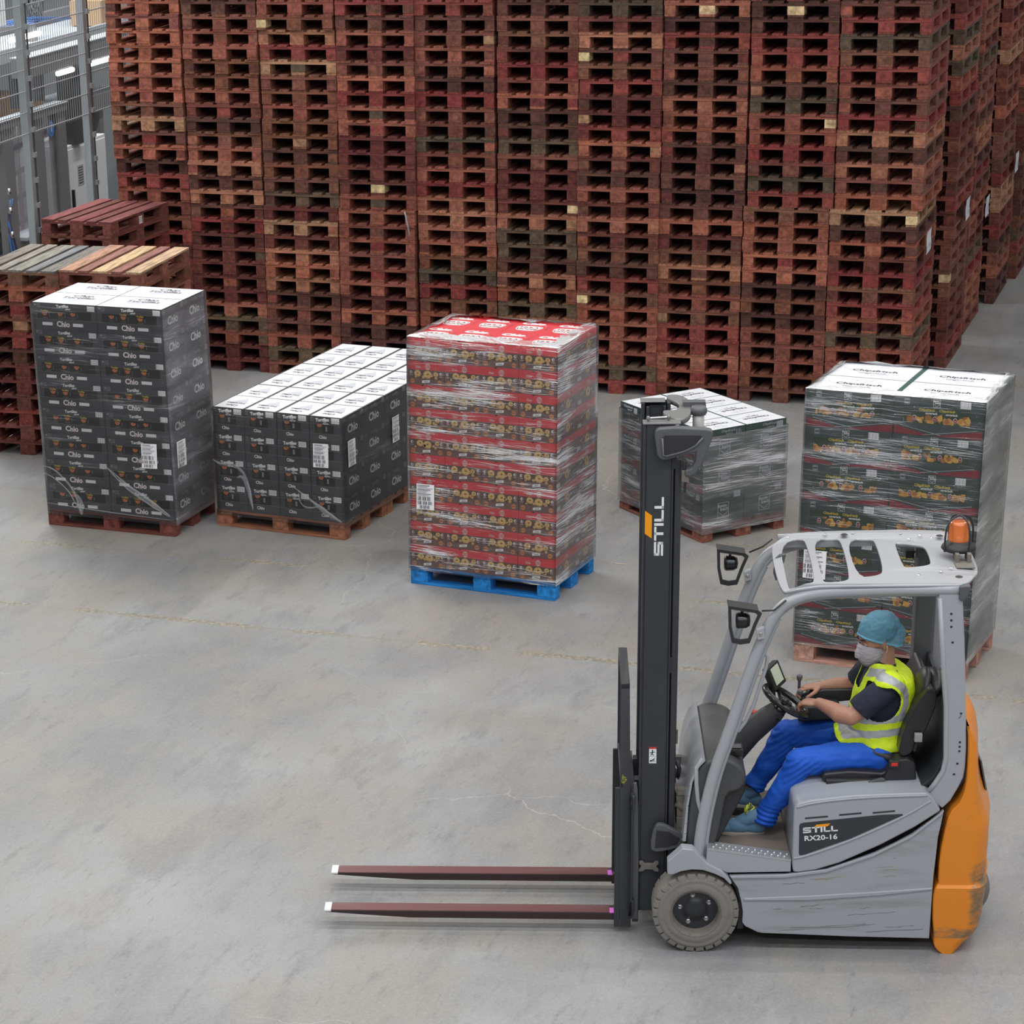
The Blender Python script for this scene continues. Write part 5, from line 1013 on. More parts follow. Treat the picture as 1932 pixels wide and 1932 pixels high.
b = MB(); b.box(bx - .035, by - .20, bz - .012, bx + .06, by - .06, bz - .004, DUST); b.box(bx - .03, by - .12, bz - .01, bx - .01, by - .02, bz + .04, DUST); b.box(bx + .03, by - .12, bz - .01, bx + .05, by - .02, bz + .04, DUST); b.build('bracket', BE, bevel=.003)
b = MB(); b.lathe([(0, .0), (.082, .0), (.090, .010), (.086, .022), (.075, .034), (.064, .04), (.060, .052), (.0, .052)], (bx, by, bz + .03), DKM, axis='z', n=32); b.build('beacon_base', BE)
amber = bpy.data.materials.new('amber_lens'); amber.use_nodes = True; pb = amber.node_tree.nodes['Principled BSDF']; pb.inputs['Base Color'].default_value = (.80, .20, .04, 1); pb.inputs['Roughness'].default_value = .12; pb.inputs['Transmission Weight'].default_value = .35; pb.inputs['Coat Weight'].default_value = .6
b = MB(); b.lathe([(.055, .0), (.057, .01), (.055, .012), (.057, .03), (.055, .032), (.056, .05), (.054, .053), (.054, .09), (.05, .102), (.035, .108), (0, .11)], (bx, by, bz + .080), amber, axis='z', n=36); b.build('amber_dome', BE)
b = MB()
for t in (.5, 2.07): d = Vector((math.cos(t), math.sin(t), 0)) * .088; c = Vector((bx, by, 0)); b.tube(chaikin([tuple(c + d + Vector((0, 0, bz + .03))), tuple(c + d + Vector((0, 0, bz + .16))), tuple(c + d * .5 + Vector((0, 0, bz + .215))), tuple(c - d * .5 + Vector((0, 0, bz + .215))), tuple(c - d + Vector((0, 0, bz + .16))), tuple(c - d + Vector((0, 0, bz + .03)))], 2, closed=False), .0055, DKM, 8)
b.build('wire_guard', BE)
b = MB(); b.box(1.135, .935, 1.925, 1.18, .985, 1.965, DKM); b.tube([(1.18, .96, 1.95), (1.22, .96, 1.98)], .004, DKM, 6); b.build('cable_clip', GU, bevel=.004)
# ------------------------------------------------------------------ driver, seated (same local frame as the truck)
SKIN = mat('skin', (.40, .20, .135, 1), .5, nscale=14, namt=.35, ncol=(.33, .14, .10, 1), bump=.06, bscale=200)
SHIRT = mat('navy_cotton', (.012, .016, .032, 1), .85, bump=.25, bscale=40)
TROU = mat('blue_work_cloth', (.003, .085, .50, 1), .7, nscale=6, namt=.35, ncol=(.002, .055, .36, 1), bump=.35, bscale=22)
VEST = mat('hi_vis_yellow', (.66, .84, .02, 1), .6, bump=.2, bscale=25, emit=0)
SILV = mat('reflective_silver', (.42, .43, .44, 1), .45, metal=.2, bump=.15, bscale=30)
NET = mat('hairnet_blue', (.20, .52, .70, 1), .7, nscale=5, namt=.8, ncol=(.07, .22, .36, 1), bump=.7, bscale=70, stretch=(1, 1, .4))
NETB = mat('hairnet_elastic', (.16, .50, .72, 1), .7, bump=.6, bscale=200)
MASK = mat('mask_white', (.42, .385, .41, 1), .75, bump=.5, bscale=28, stretch=(1, 1, 3))
HAIR = mat('dark_hair', (.012, .010, .010, 1), .6)
SHOE = mat('shoe_blue', (.10, .20, .31, 1), .8, nscale=30, namt=.5, ncol=(.10, .17, .24, 1), bump=.2, bscale=150)
SOLE = mat('shoe_sole', (.33, .29, .23, 1), .7); LACE = mat('lace_neon', (.70, .85, .06, 1), .6)
PE = empty('person', FK_O, FK_R, label='seated person in yellow hi-vis vest, blue trousers, blue hairnet and white face mask, driving', cat='person')
def capsule(mb, pts, r, m=SKIN, flat=None):
    """Rounded, tapering limb through points with a radius each."""
    P = [Vector(p) for p in pts]; R = r if isinstance(r, (list, tuple)) else [r] * len(P)
    mb.tube(P, R, m, 14)
    for p, q in zip(P, R): mb.ell(p, (q, q, q), m, 14, 9)
def fuse(name, mb, voxel, parent, m, smooth=6, disp=None):
    me = mb.mesh(name); o = bpy.data.objects.new(name, me)
    r = o.modifiers.new('r', 'REMESH'); r.mode = 'VOXEL'; r.voxel_size = voxel; r.adaptivity = 0
    s = o.modifiers.new('s', 'SMOOTH'); s.factor = .5; s.iterations = smooth
    me2 = evaluated(o)
    me2.materials.clear(); me2.materials.append(m)
    me2.polygons.foreach_set('material_index', [0] * len(me2.polygons))
    if disp:
        nn = [v.normal.copy() for v in me2.vertices]; cc = [v.co.copy() for v in me2.vertices]; flat = []
        for c, q in zip(cc, nn): flat += list(c + q * disp(c))
        me2.vertices.foreach_set('co', flat); me2.update()
    me2.polygons.foreach_set('use_smooth', [True] * len(me2.polygons)); me2.update(); me2.name = name
    ob = bpy.data.objects.new(name, me2); COL.objects.link(ob); ob.parent = parent; return ob
def trunk(mb, secs, m, k=1.0):
    """Lofted torso: (s, l, z, half depth, half width) from hip to neck."""
    vs, fs = [], []; n = 28
    for (s, l, z, a, w_, tilt) in secs:
        for i in range(n):
            t = 2 * math.pi * i / n; c, q = math.cos(t), math.sin(t); e = .8
            x = math.copysign(abs(c) ** e, c) * a * k; y = math.copysign(abs(q) ** e, q) * w_ * k
            vs.append((s + x, l + y, z + x * tilt))
    for j in range(len(secs) - 1):
        for i in range(n): fs.append((j * n + i, j * n + (i + 1) % n, (j + 1) * n + (i + 1) % n, (j + 1) * n + i))
    fs.append(tuple(range(n))[::-1]); fs.append(tuple(range((len(secs) - 1) * n, len(secs) * n))); mb.add(vs, fs, m)
C = .5
TR = [(.985, C, .95, .13, .165, .0), (.985, C, 1.02, .138, .17, .05), (.978, C, 1.10, .142, .165, .1), (.985, C, 1.19, .143, .168, .1), (.995, C, 1.28, .145, .178, .1), (1.005, C, 1.36, .14, .182, .05), (1.005, C, 1.42, .115, .170, 0), (1.0, C, 1.465, .085, .12, -.1), (.985, C, 1.50, .06, .075, -.3), (.975, C, 1.535, .05, .055, -.4)]
SHN, SHF = (.992, .325, 1.405), (.985, .675, 1.405)
ELN, WRN = (.800, .265, 1.262), (.648, .420, 1.282)
ELF, WRF = (.860, .765, 1.250), (.688, .735, 1.262)
HD = Vector((.945, .50, 1.610))
yaw_h, tilt_h = math.radians(20), math.radians(-13)
fx = Vector((-math.cos(yaw_h) * math.cos(tilt_h), -math.sin(yaw_h) * math.cos(tilt_h), math.sin(tilt_h))); sy = Vector((0, 0, 1)).cross(fx).normalized(); uz = fx.cross(sy)
HR = Matrix((fx, sy, uz)).transposed()
hp = lambda x, y, z: HD + HR @ Vector((x, y, z)) * .93
def hell(mb, c, r, m, nu=20, nv=14, rot=None): mb.ell(hp(*c), tuple(q * .93 for q in r), m, nu, nv, HR @ (rot or Matrix.Identity(3)))
def hand(mb, wrist, f, nrm, side, curl, s=1.0, spread=.2, fist=0):
    """f: towards the fingers, nrm: back of the hand, side: towards the thumb."""
    w_ = Vector(wrist); f = Vector(f).normalized(); side = (Vector(side) - f * Vector(side).dot(f)).normalized(); nrm = (Vector(nrm) - f * Vector(nrm).dot(f) - side * Vector(nrm).dot(side)).normalized()
    pc = w_ + f * .05 * s; Rm = Matrix((f, side, nrm)).transposed()
    mb.ell(pc, (.052 * s, .040 * s, .0165 * s), SKIN, 16, 10, Rm); mb.ell(w_ + f * .075 * s, (.028 * s, .040 * s, .015 * s), SKIN, 16, 10, Rm); mb.ell(w_ + f * .012 * s, (.035 * s, .029 * s, .021 * s), SKIN, 14, 9, Rm)
    for i, (off, ln, rd) in enumerate(((.031, .074, .0093), (.0105, .082, .0096), (-.0105, .076, .0092), (-.030, .060, .0080))):
        b0 = w_ + f * (.088 - .004 * abs(i - 1)) * s + side * off * s; d = (f + side * (off * spread * 10)).normalized(); p = [b0 - d * .018]; p.append(b0); a = 0
        for k, fr in enumerate((.46, .31, .23)):
            a += curl[k]; dd = d * math.cos(a) - nrm * math.sin(a); p.append(p[-1] + dd * ln * fr * s)
        capsule(mb, p, [rd * 1.05 * s, rd * 1.12 * s, rd * s, rd * .95 * s, rd * .82 * s])
    t0 = w_ + f * .02 * s + side * .026 * s - nrm * .006 * s; t1 = t0 + (f * .55 + side * .72 - nrm * .30).normalized() * .036 * s; t2 = t1 + (f * .85 + side * .30 - nrm * .42).normalized() * .030 * s; t3 = t2 + (f * .9 - side * .05 - nrm * .45).normalized() * .024 * s
    capsule(mb, [t0, t1, t2, t3], [.0145 * s, .0125 * s, .0105 * s, .009 * s])
b = MB(); trunk(b, TR, SKIN, .86)
capsule(b, [(.985, .5, 1.44), (.985, .5, 1.50), hp(-.035, 0, -.06), hp(-.03, 0, -.01)], [.075, .060, .058, .06])
hell(b, (-.012, 0, .030), (.100, .079, .100), SKIN); hell(b, (.035, 0, -.045), (.058, .058, .066), SKIN); hell(b, (.045, 0, .0), (.050, .066, .06), SKIN); hell(b, (.062, 0, -.095), (.026, .028, .020), SKIN)
hell(b, (.095, 0, -.022), (.020, .013, .014), SKIN); b.tube([hp(.082, 0, .022), hp(.094, 0, .0), hp(.108, 0, -.020)], [.009, .010, .012], SKIN, 10); hell(b, (.078, 0, .040), (.022, .058, .016), SKIN)
for sd in (-1, 1):
    hell(b, (-.008, .078 * sd, -.008), (.018, .010, .031), SKIN); hell(b, (.066, .040 * sd, -.022), (.026, .024, .020), SKIN)
    hell(b, (-.004, .085 * sd, .008), (.012, .007, .016), SKIN)
capsule(b, [SHN, (.90, .285, 1.335), ELN], [.056, .050, .046]); capsule(b, [ELN, (.745, .31, 1.262), (.70, .37, 1.272), WRN], [.047, .050, .040, .029])
capsule(b, [SHF, (.93, .72, 1.33), ELF], [.056, .048, .043]); capsule(b, [ELF, (.80, .755, 1.262), (.75, .745, 1.265), WRF], [.043, .043, .035, .026])
hand(b, WRN, (-.80, .52, -.12), (.05, .1, 1), (.35, .85, .1), (.45, .75, .5), 1.0)
hand(b, WRF, (-.95, -.10, -.05), (0, .05, 1), (-.1, -1, .1), (.35, .8, .6), 1.0)
# legs inside the trousers, down to the ankles
for (h, k1, k2, an) in (((.98, .41, 1.0), (.535, .34, .985), (.47, .35, .84), (.355, .38, .62)), ((.98, .59, 1.0), (.50, .69, 1.01), (.43, .69, .87), (.30, .68, .66))):
    capsule(b, [(1.0, .5, .99), h, k1], [.08, .062, .045]); capsule(b, [k1, k2, an], [.045, .038, .030])
body_o = fuse('body', b, .0046, PE, SKIN, smooth=4)
# face details
for sd in (-1, 1):
    b = MB(); hell(b, (.083, .031 * sd, .014), (.0115, .0135, .0115), mat('eye_white', (.55, .52, .5, 1), .25), 14, 10); hell(b, (.0915, .0315 * sd, .011), (.0045, .006, .006), mat('eye_dark', (.02, .012, .01, 1), .15), 10, 8); b.build('eye', PE)
    b = MB(); b.tube([hp(.090, .016 * sd, .026), hp(.0905, .032 * sd, .022), hp(.083, .046 * sd, .018)], [.0045, .0062, .004], SKIN, 8); b.build('eyelid', PE)
    b = MB(); b.tube([hp(.099, .012 * sd, .038), hp(.0985, .030 * sd, .046), hp(.084, .052 * sd, .040)], [.0035, .0048, .0025], HAIR, 8); b.build('eyebrow', PE)
# mask
b = MB(); hell(b, (.052, 0, -.056), (.078, .078, .092), MASK, 40, 30); b.tube([hp(.105, 0, .0), hp(.126, 0, -.03), hp(.128, 0, -.065)], [.012, .016, .020], MASK, 12)
mk = fuse('face_mask', b, .004, PE, MASK, smooth=5, disp=lambda c: .0028 * mnoise.noise(Vector((c.x * 30, c.y * 30, c.z * 110))) + .0015 * mnoise.noise(c * 160))
def cut(ob, co, no):
    bm = bmesh.new(); bm.from_mesh(ob.data); bmesh.ops.bisect_plane(bm, geom=bm.verts[:] + bm.edges[:] + bm.faces[:], plane_co=co, plane_no=no, clear_outer=True); bm.to_mesh(ob.data); bm.free(); ob.data.update()
cut(mk, hp(.10, 0, .012), HR @ Vector((-.42, 0, .9))); cut(mk, hp(-.005, 0, -.05), HR @ Vector((-1, 0, -.15)))
mk.modifiers.new('t', 'SOLIDIFY').thickness = .002
for sd in (-1, 1): b = MB(); b.tube([hp(.0, .071 * sd, -.035), hp(-.008, .083 * sd, -.01), hp(-.012, .088 * sd, .03)], .0015, MAT_WHITE, 6); b.build('ear_loop', mk); b = MB(); b.tube([hp(-.005, .066 * sd, -.085), hp(-.02, .078 * sd, -.04), hp(-.02, .086 * sd, -.015)], .0015, MAT_WHITE, 6); b.build('ear_loop', mk)
# hair and net
b = MB(); hell(b, (-.022, 0, .046), (.104, .088, .092), HAIR, 32, 22); hr = b.build('hair', PE); cut(hr, hp(.062, 0, .055), HR @ Vector((.5, 0, -.85)))
b = MB(); hell(b, (-.030, 0, .066), (.122, .106, .100), NET, 40, 26); hell(b, (-.080, 0, .010), (.090, .098, .092), NET, 30, 20); hell(b, (.030, 0, .066), (.066, .086, .056), NET, 30, 20)
net = fuse('hairnet', b, .005, PE, NET, smooth=8, disp=lambda c: .005 * mnoise.noise(Vector((c.x * 24, c.y * 24, c.z * 24))) + .004 * mnoise.noise(c * 55) + .004 * mnoise.noise(c * 12))
cut(net, hp(.074, 0, .052), HR @ Vector((.50, 0, -.86)))
net.data.materials.clear(); nm = NET.copy(); nm.name = 'hairnet_sheer'; nb = nm.node_tree.nodes['Principled BSDF']; nb.inputs['Alpha'].default_value = .56; net.data.materials.append(nm)
b = MB(); ring = []
c0, n0 = hp(.074, 0, .052), HR @ Vector((.50, 0, -.86)).normalized()
bmn = bmesh.new(); bmn.from_mesh(net.data); be = [v.co.copy() for v in bmn.verts if v.is_boundary]; bmn.free()
cc = sum(be, Vector()) / len(be); ax = (be[0] - cc).normalized(); ay = n0.cross(ax)
be.sort(key=lambda q: math.atan2((q - cc).dot(ay), (q - cc).dot(ax))); be = be[::3]
b.tube([cc + (q - cc) * (1.0 + .012 * (i % 2)) for i, q in enumerate(be)], [.0045 + .002 * (i % 2) for i in range(len(be))], NETB, 8, closed=True); b.build('elastic_band', net)
# shirt
fold = lambda sx, amp, kx=(9, 9, 22): (lambda c: amp * mnoise.noise(Vector((c.x * kx[0], c.y * kx[1], c.z * kx[2])) * sx) + amp * .5 * mnoise.noise(c * 34))
b = MB(); trunk(b, TR[:-1], SHIRT, 1.0); b.ell((1.05, .5, 1.005), (.105, .197, .085), SHIRT, 24, 14)
for S_, E_, d in ((SHN, ELN, -1), (SHF, ELF, 1)):
    S_, E_ = Vector(S_), Vector(E_); mid = S_.lerp(E_, .5) + Vector((0, .012 * d, .012)); hem = S_.lerp(E_, .80); capsule(b, [S_ + Vector((.01, -.05 * d, .03)), S_ + Vector((.0, .0, .004)), mid], [.062, .068, .070], SHIRT); b.tube([S_, mid, hem], [.070, .071, .069], SHIRT, 20)
fuse('t_shirt', b, .006, PE, SHIRT, 5, fold(1, .005))
# vest: torso shell with arm holes and an open neck
b = MB(); TV = [(s + (-.012 if z < 1.25 else 0), l, z, a + .018, w_ + (.016 if z < 1.38 else .030 if z < 1.45 else .045), t) for s, l, z, a, w_, t in TR]
TV[0] = (.985, C, 1.035, .152, .188, .0); TV[1] = (.985, C, 1.06, .155, .188, .02); trunk(b, TV[:-1], VEST, 1.0)
for d in (-1, 1): capsule(b, [(1.0, C + d * .10, 1.455), (.995, C + d * .185, 1.412)], [.050, .083], VEST)
b.prism([(.745, 1.088), (.80, 1.125), (.88, 1.14), (.90, 1.05), (.84, 1.062), (.775, 1.068)], C - .15, C + .12, VEST)
vest = fuse('hi_vis_vest', b, .0052, PE, VEST, 5, fold(1, .006, (7, 7, 16)))
bm = bmesh.new(); bm.from_mesh(vest.data); dead = []
for f_ in bm.faces:
    c = f_.calc_center_median(); n_ = f_.normal
    d1 = ((c.x - .955) / .105) ** 2 + ((c.z - 1.33) / .115) ** 2
    hole = d1 < 1 and abs(c.y - C) > .125 and c.z < 1.43
    hem = c.z < 1.056 + (.984 - c.x) * .16 and n_.z < -.5
    nk = c.z > 1.482 - max(0, (.985 - c.x)) * .9 and abs(c.y - C) < .070 + max(0, c.z - 1.48)
    vee = c.x < .93 and c.z > 1.40 - abs(c.y - C) * -1.6 and abs(c.y - C) < .075
    if hole or hem or nk or vee: dead.append(f_)
    else:
        zz = c.z - (c.x - .985) * .10
        band = 1.125 < zz < 1.168 or 1.205 < zz < 1.245
        r_h = math.sqrt(d1); strap = zz > 1.22 and abs(c.y - C) > .085 and 1.12 < r_h < 1.42
        f_.material_index = 1 if (band or strap) else 0
bmesh.ops.delete(bm, geom=dead, context='FACES'); bm.to_mesh(vest.data); bm.free(); vest.data.materials.append(SILV)
sm = vest.modifiers.new('sm', 'SMOOTH'); sm.factor = .5; sm.iterations = 3; so = vest.modifiers.new('t', 'SOLIDIFY'); so.thickness = .003; so.offset = 1
# trousers
b = MB()
trunk(b, [(1.01, C, .915, .11, .15, 0), (1.0, C, .96, .135, .175, 0), (.99, C, 1.01, .135, .172, .05), (.985, C, 1.05, .13, .165, .05)], TROU)
for (h, k1, k2, an, an2) in (((.965, .375, .995), (.548, .335, .975), (.482, .35, .83), (.405, .372, .69), (.370, .38, .61)), ((.97, .62, .995), (.505, .69, 1.00), (.445, .69, .87), (.372, .685, .745), (.335, .68, .69))):
    capsule(b, [(1.0, .5, .965), h, Vector(h).lerp(Vector(k1), .5) + Vector((0, 0, .012)), k1], [.10, .098, .088, .074], TROU); b.tube([k1, k2, an, an2], [.074, .068, .060, .064], TROU, 20); b.ell(k1, (.076, .074, .078), TROU)
def tfold(c):
    a = .006 * mnoise.noise(Vector((c.x * 8, c.y * 8, c.z * 14))) + .003 * mnoise.noise(c * 30)
    for k1 in (Vector((.548, .345, .975)), Vector((.505, .69, 1.0))):
        d = (c - k1).length
        if d < .17: a += .006 * math.sin((c.x * .8 - c.z) * 170 + c.y * 20) * (1 - d / .17) * (1 if c.z < k1.z + .03 else .2)
    if c.z < .74 and c.x < .5: a += .005 * math.sin(c.z * 230 + c.x * 60) * min(1, (.74 - c.z) * 10)
    return a
fuse('trousers', b, .0055, PE, TROU, 4, tfold)
# shoes
def shoe(toe, heel, ank, w_=.042):
    e = MB(); T, H, A = Vector(toe), Vector(heel), Vector(ank); d = (T - H).normalized(); sd = d.cross(Vector((0, 0, 1))).normalized(); up = sd.cross(d); L_ = (T - H).length
    R_ = Matrix((d, sd, up)).transposed(); q = lambda a, h, o=0: H + d * (L_ * a) + up * h + sd * o
    e.ell(q(.80, .030), (L_ * .22, w_, .034), SHOE, 20, 12, R_); e.ell(q(.55, .036), (L_ * .32, w_ * .95, .044), SHOE, 20, 12, R_); e.ell(q(.18, .040), (L_ * .22, w_ * .85, .045), SHOE, 20, 12, R_)
    e.tube([q(.62, .045), q(.42, .07), q(.28, .088), A], [.028, .038, .043, .042], SHOE, 16)
    o = fuse('shoe', e, .004, PE, SHOE, 4)
    s = MB(); P = []
    for k in range(24):
        t = 2 * math.pi * k / 24; a = .5 + .53 * math.cos(t); ww = (w_ + .004) * (.98 if a > .5 else .86) * math.sin(t); P.append((a, ww))
    vs = [q(a, -.006, ww) for a, ww in P] + [q(a, .014, ww) for a, ww in P]; s.add(vs, [(i, (i + 1) % 24, 24 + (i + 1) % 24, 24 + i) for i in range(24)] + [tuple(range(24))[::-1], tuple(range(24, 48))], SOLE); s.build('sole', o, bevel=.004, fix=True)
    l = MB()
    for i in range(5):
        a = .72 - .075 * i; h = .062 + .0085 * i
        for z in (-1, 1): l.tube([q(a, h - .012, .024 * z), q(a - .03, h + .006, 0), q(a - .06, h - .006, -.024 * z)], .0042, LACE, 6)
    k0 = q(.40, .100)
    for z in (-1, 1): l.tube([k0, k0 + sd * .03 * z + up * .03, k0 + sd * .022 * z + up * .055 + d * -.01, k0 + up * .01], .0036, LACE, 6)
    l.tube([k0, k0 + up * .07 - d * .02 + sd * .01, k0 + up * .05 - d * .045, k0], .0036, LACE, 6); l.build('laces', o)
shoe((.098, .36, .560), (.375, .388, .535), (.345, .38, .645), .048); shoe((.185, .66, .60), (.372, .675, .567), (.325, .68, .69))
b = MB(); b.prism([(.28, .54), (.30, .57), (.17, .61), (.15, .585)], .60, .74, DKM); b.build('pedal', FK, fix=True)
# belt strap over the hip
b = MB(); b.tube([(.875, .40, 1.075), (.90, .335, 1.05), (.95, .312, 1.035), (1.0, .30, 1.02), (1.045, .298, 1.01)], .022, DKM, 8); bl = b.build('seat_belt', SE); bl.scale = (1, 1, 1)
b = MB(); b.prism([(.56, 1.10), (.56, 1.16), (.60, 1.19), (.78, 1.20), (.80, 1.12)], .60, .80, DKM); b.build('lever_console', FK, bevel=.012, fix=True)
# ------------------------------------------------------------------ fence and machines beyond it
W1 = WALL0 - U * PITCH_X * 7
GALV = mat('galvanised_steel', (.36, .40, .42, 1), .45, metal=.35, nscale=14, namt=.4, ncol=(.48, .52, .54, 1), stretch=(1, 1, .3))
GALD = mat('fence_clip_dark', (.06, .065, .07, 1), .5)
WIRE = mat('mesh_wire', (.34, .36, .38, 1), .45, metal=.3)
MST = mat('machine_steel', (.21, .21, .215, 1), .42, metal=.3, nscale=6, namt=.3, ncol=(.2, .2, .21, 1))
MDK = mat('machine_dark', (.05, .052, .055, 1), .5)
CAB = mat('cabinet_pale_grey', (.70, .74, .76, 1), .5); BEL = mat('belt_white', (.40, .43, .47, 1), .5); CRD_ = mat('cardboard', (.42, .28, .16, 1), .7)
TUB = mat('tube_light', (1, .98, .93, 1), emit=9); SGN = mat('sign_blue', (.02, .17, .5, 1), .5); YEL = mat('marker_yellow', (.7, .5, .02, 1), .5); HOS = mat('hose_blue', (.04, .13, .4, 1), .5)
GLS = bpy.data.materials.new('door_glass'); GLS.use_nodes = True; g_ = GLS.node_tree.nodes['Principled BSDF']; g_.inputs['Base Color'].default_value = (.55, .55, .62, 1); g_.inputs['Roughness'].default_value = .08; g_.inputs['Alpha'].default_value = .28
def WR(name, loc, **k):   # root whose local x runs along the wall and y away into the depth
    e = empty(name, tuple(W1 - U * 0 + Vector(loc) * 0), YAW, **k); return e
def wall_frame(mb_fn): pass
# posts
for i, t in enumerate((-2.31, -.935, .44, 1.82, 3.2)):
    e = WR('fence_post', (0, 0, 0)); tag(e, 'galvanised square fence post with clip strip, %s from the near end' % ORD[i + 1], 'fence post', 'posts of the wire fence')
    b = MB(); b.box(-.545, t - .04, 0, -.465, t + .04, 4.6, GALV); b.build('post_tube', e, bevel=.006)
    b = MB(); b.box(-.463, t + .035, .9, -.450, t + .052, 4.6, GALD)
    for k in range(12): b.box(-.468, t + .02, 1.3 + .25 * k, -.442, t + .065, 1.35 + .25 * k, GALV)
    b.build('clip_strip', e)
for i, t in enumerate((-2.31, -.935, .44, 1.82)):
    e = WR('wire_fence_section', (0, 0, 0)); tag(e, 'welded wire mesh fence panel, %s from the near end, above head height' % ORD[i + 1], 'fence panel', 'panels of the wire fence')
    b = MB()
    for k in range(10): z = 2.55 + .205 * k; b.box(-.463, t + .055, z - .005, -.453, t + 1.33, z + .005, WIRE)
    for k in range(26): y = t + .06 + .05 * k; b.box(-.457, y - .0022, 2.53, -.453, y + .0022, 4.5, WIRE)
    b.build('wire_mesh', e)
# electrical cabinet
e = WR('electrical_cabinet', (0, 0, 0)); tag(e, 'pale grey electrical cabinet with vents and black door handle behind the fence', 'cabinet')
b = MB(); b.box(-2.05, 1.60, 0, -1.36, 2.60, 2.0, CAB); b.build('cabinet_body', e, bevel=.008)
b = MB(); b.box(-1.36, 1.62, .08, -1.35, 2.58, 1.96, CAB); dr = b.build('cabinet_door', e, bevel=.004)
b = MB()
b.box(-1.352, 1.83, 1.54, -1.346, 1.97, 1.76, BEL)
for k in range(7): b.box(-1.354, 1.84, 1.56 + .028 * k, -1.344, 1.96, 1.568 + .028 * k, MDK)
for k in range(9): b.box(-1.352, 2.35, .72 + .028 * k, -1.344, 2.44, .733 + .028 * k, MDK)
b.build('vent', dr)
b = MB(); b.box(-1.352, 1.655, 1.15, -1.325, 1.685, 1.52, BLK); b.box(-1.348, 1.69, 1.15, -1.335, 1.715, 1.52, BEL); b.box(-1.35, 1.69, 1.15, -1.333, 1.716, 1.22, YEL); b.build('door_handle', dr)
# packing machine: frame of uprights with glazed doors
e = WR('packing_machine', (0, 0, 0)); tag(e, 'dark steel framed packing machine with glazed doors behind the wire fence', 'machine')
for (t, z) in ((.03, 2.50), (.74, 2.46), (1.28, 2.44)):
    b = MB(); b.box(-1.40, t, 0, -1.28, t + .20, z, MST); b.build('upright', e, bevel=.006)
b = MB(); b.box(-1.42, -.6, 2.42, -1.26, 1.50, 2.50, MST); b.box(-1.41, -.6, 2.50, -1.25, 1.5, 2.515, BEL); b.build('top_rail', e, bevel=.004)
b = MB(); b.box(-1.45, .23, 1.22, -1.20, 1.45, 1.26, BEL); b.box(-1.40, .23, .3, -1.28, 1.45, 1.22, MST); b.box(-1.38, -.9, .2, -1.30, .1, 1.1, MDK); b.build('base_panel', e, bevel=.004)
for (a, c) in ((.24, .73), (.95, 1.27)): b = MB(); b.box(-1.345, a, 1.28, -1.335, c, 2.40, GLS); b.box(-1.35, a, 1.27, -1.325, a + .03, 2.41, MST); b.box(-1.35, c - .03, 1.27, -1.325, c, 2.41, MST); b.build('glazed_door', e)
b = MB(); f = Face(b, (-1.24, .98, 2.20), (0, 1, 0), (0, 0, 1)); f.circ(.06, .08, .07, SGN, .001, 20, .09); f.circ(.06, .08, .055, BEL, .002, 20, .075); f.circ(.06, .08, .05, SGN, .003, 20, .068); f.rect(.045, .05, .075, .1, BEL, .004); f.circ(.06, .115, .018, BEL, .004); b.build('mandatory_sign', e)
b = MB()
for k in range(5): z = 1.0 + .27 * k; b.tube([(-1.6, .3, z), (-1.6, 1.2, z + .04)], .03, MDK, 8)
for k in range(6): b.tube([(-1.75, .3 + .18 * k, .4), (-1.75, .3 + .18 * k, 2.3)], .022, MST, 8)
b.box(-2.3, .2, .3, -1.9, 1.3, 2.2, MDK); b.build('inner_mechanism', e)
b = MB()
for k in range(5): b.tube([(-1.2, -.25 + .05 * k, .35), (-1.18, -.18 + .03 * k, .8 + .1 * k), (-1.22, -.12, 1.3 + .06 * k), (-1.24, -.05 + .03 * k, 1.7)], .012, HOS if k % 2 else MDK, 8)
for z in (1.35, 1.6, 1.8): b.ell((-1.2, -.10, z), (.03, .03, .04), STEEL, 10, 8)
b.box(-1.24, -.3, .62, -1.2, -.2, .78, YEL); b.build('air_hoses', e)
# upper beam with lamps
e = WR('beam_with_lamps', (0, 0, 0)); tag(e, 'dark steel machine beam carrying two bright tube lamps behind the fence', 'machine beam')
b = MB(); b.box(-1.42, .55, 2.87, -1.24, 3.1, 3.07, MST); b.box(-1.43, .55, 3.07, -1.23, 3.1, 3.085, BEL); b.build('beam', e, bevel=.004)
for t0, t1 in ((1.30, 1.66), (2.14, 2.75)):
    b = MB(); b.tube([(-1.25, t0, 2.83), (-1.25, t1, 2.83)], .028, TUB, 10); b.build('tube_lamp', e)
b = MB(); b.box(-1.5, .62, 2.55, -1.4, .72, 2.9, MDK); b.build('hanger', e); b = MB(); b.box(-1.5, 1.75, 2.0, -1.3, 1.95, 2.9, MDK); b.build('hanger', e)
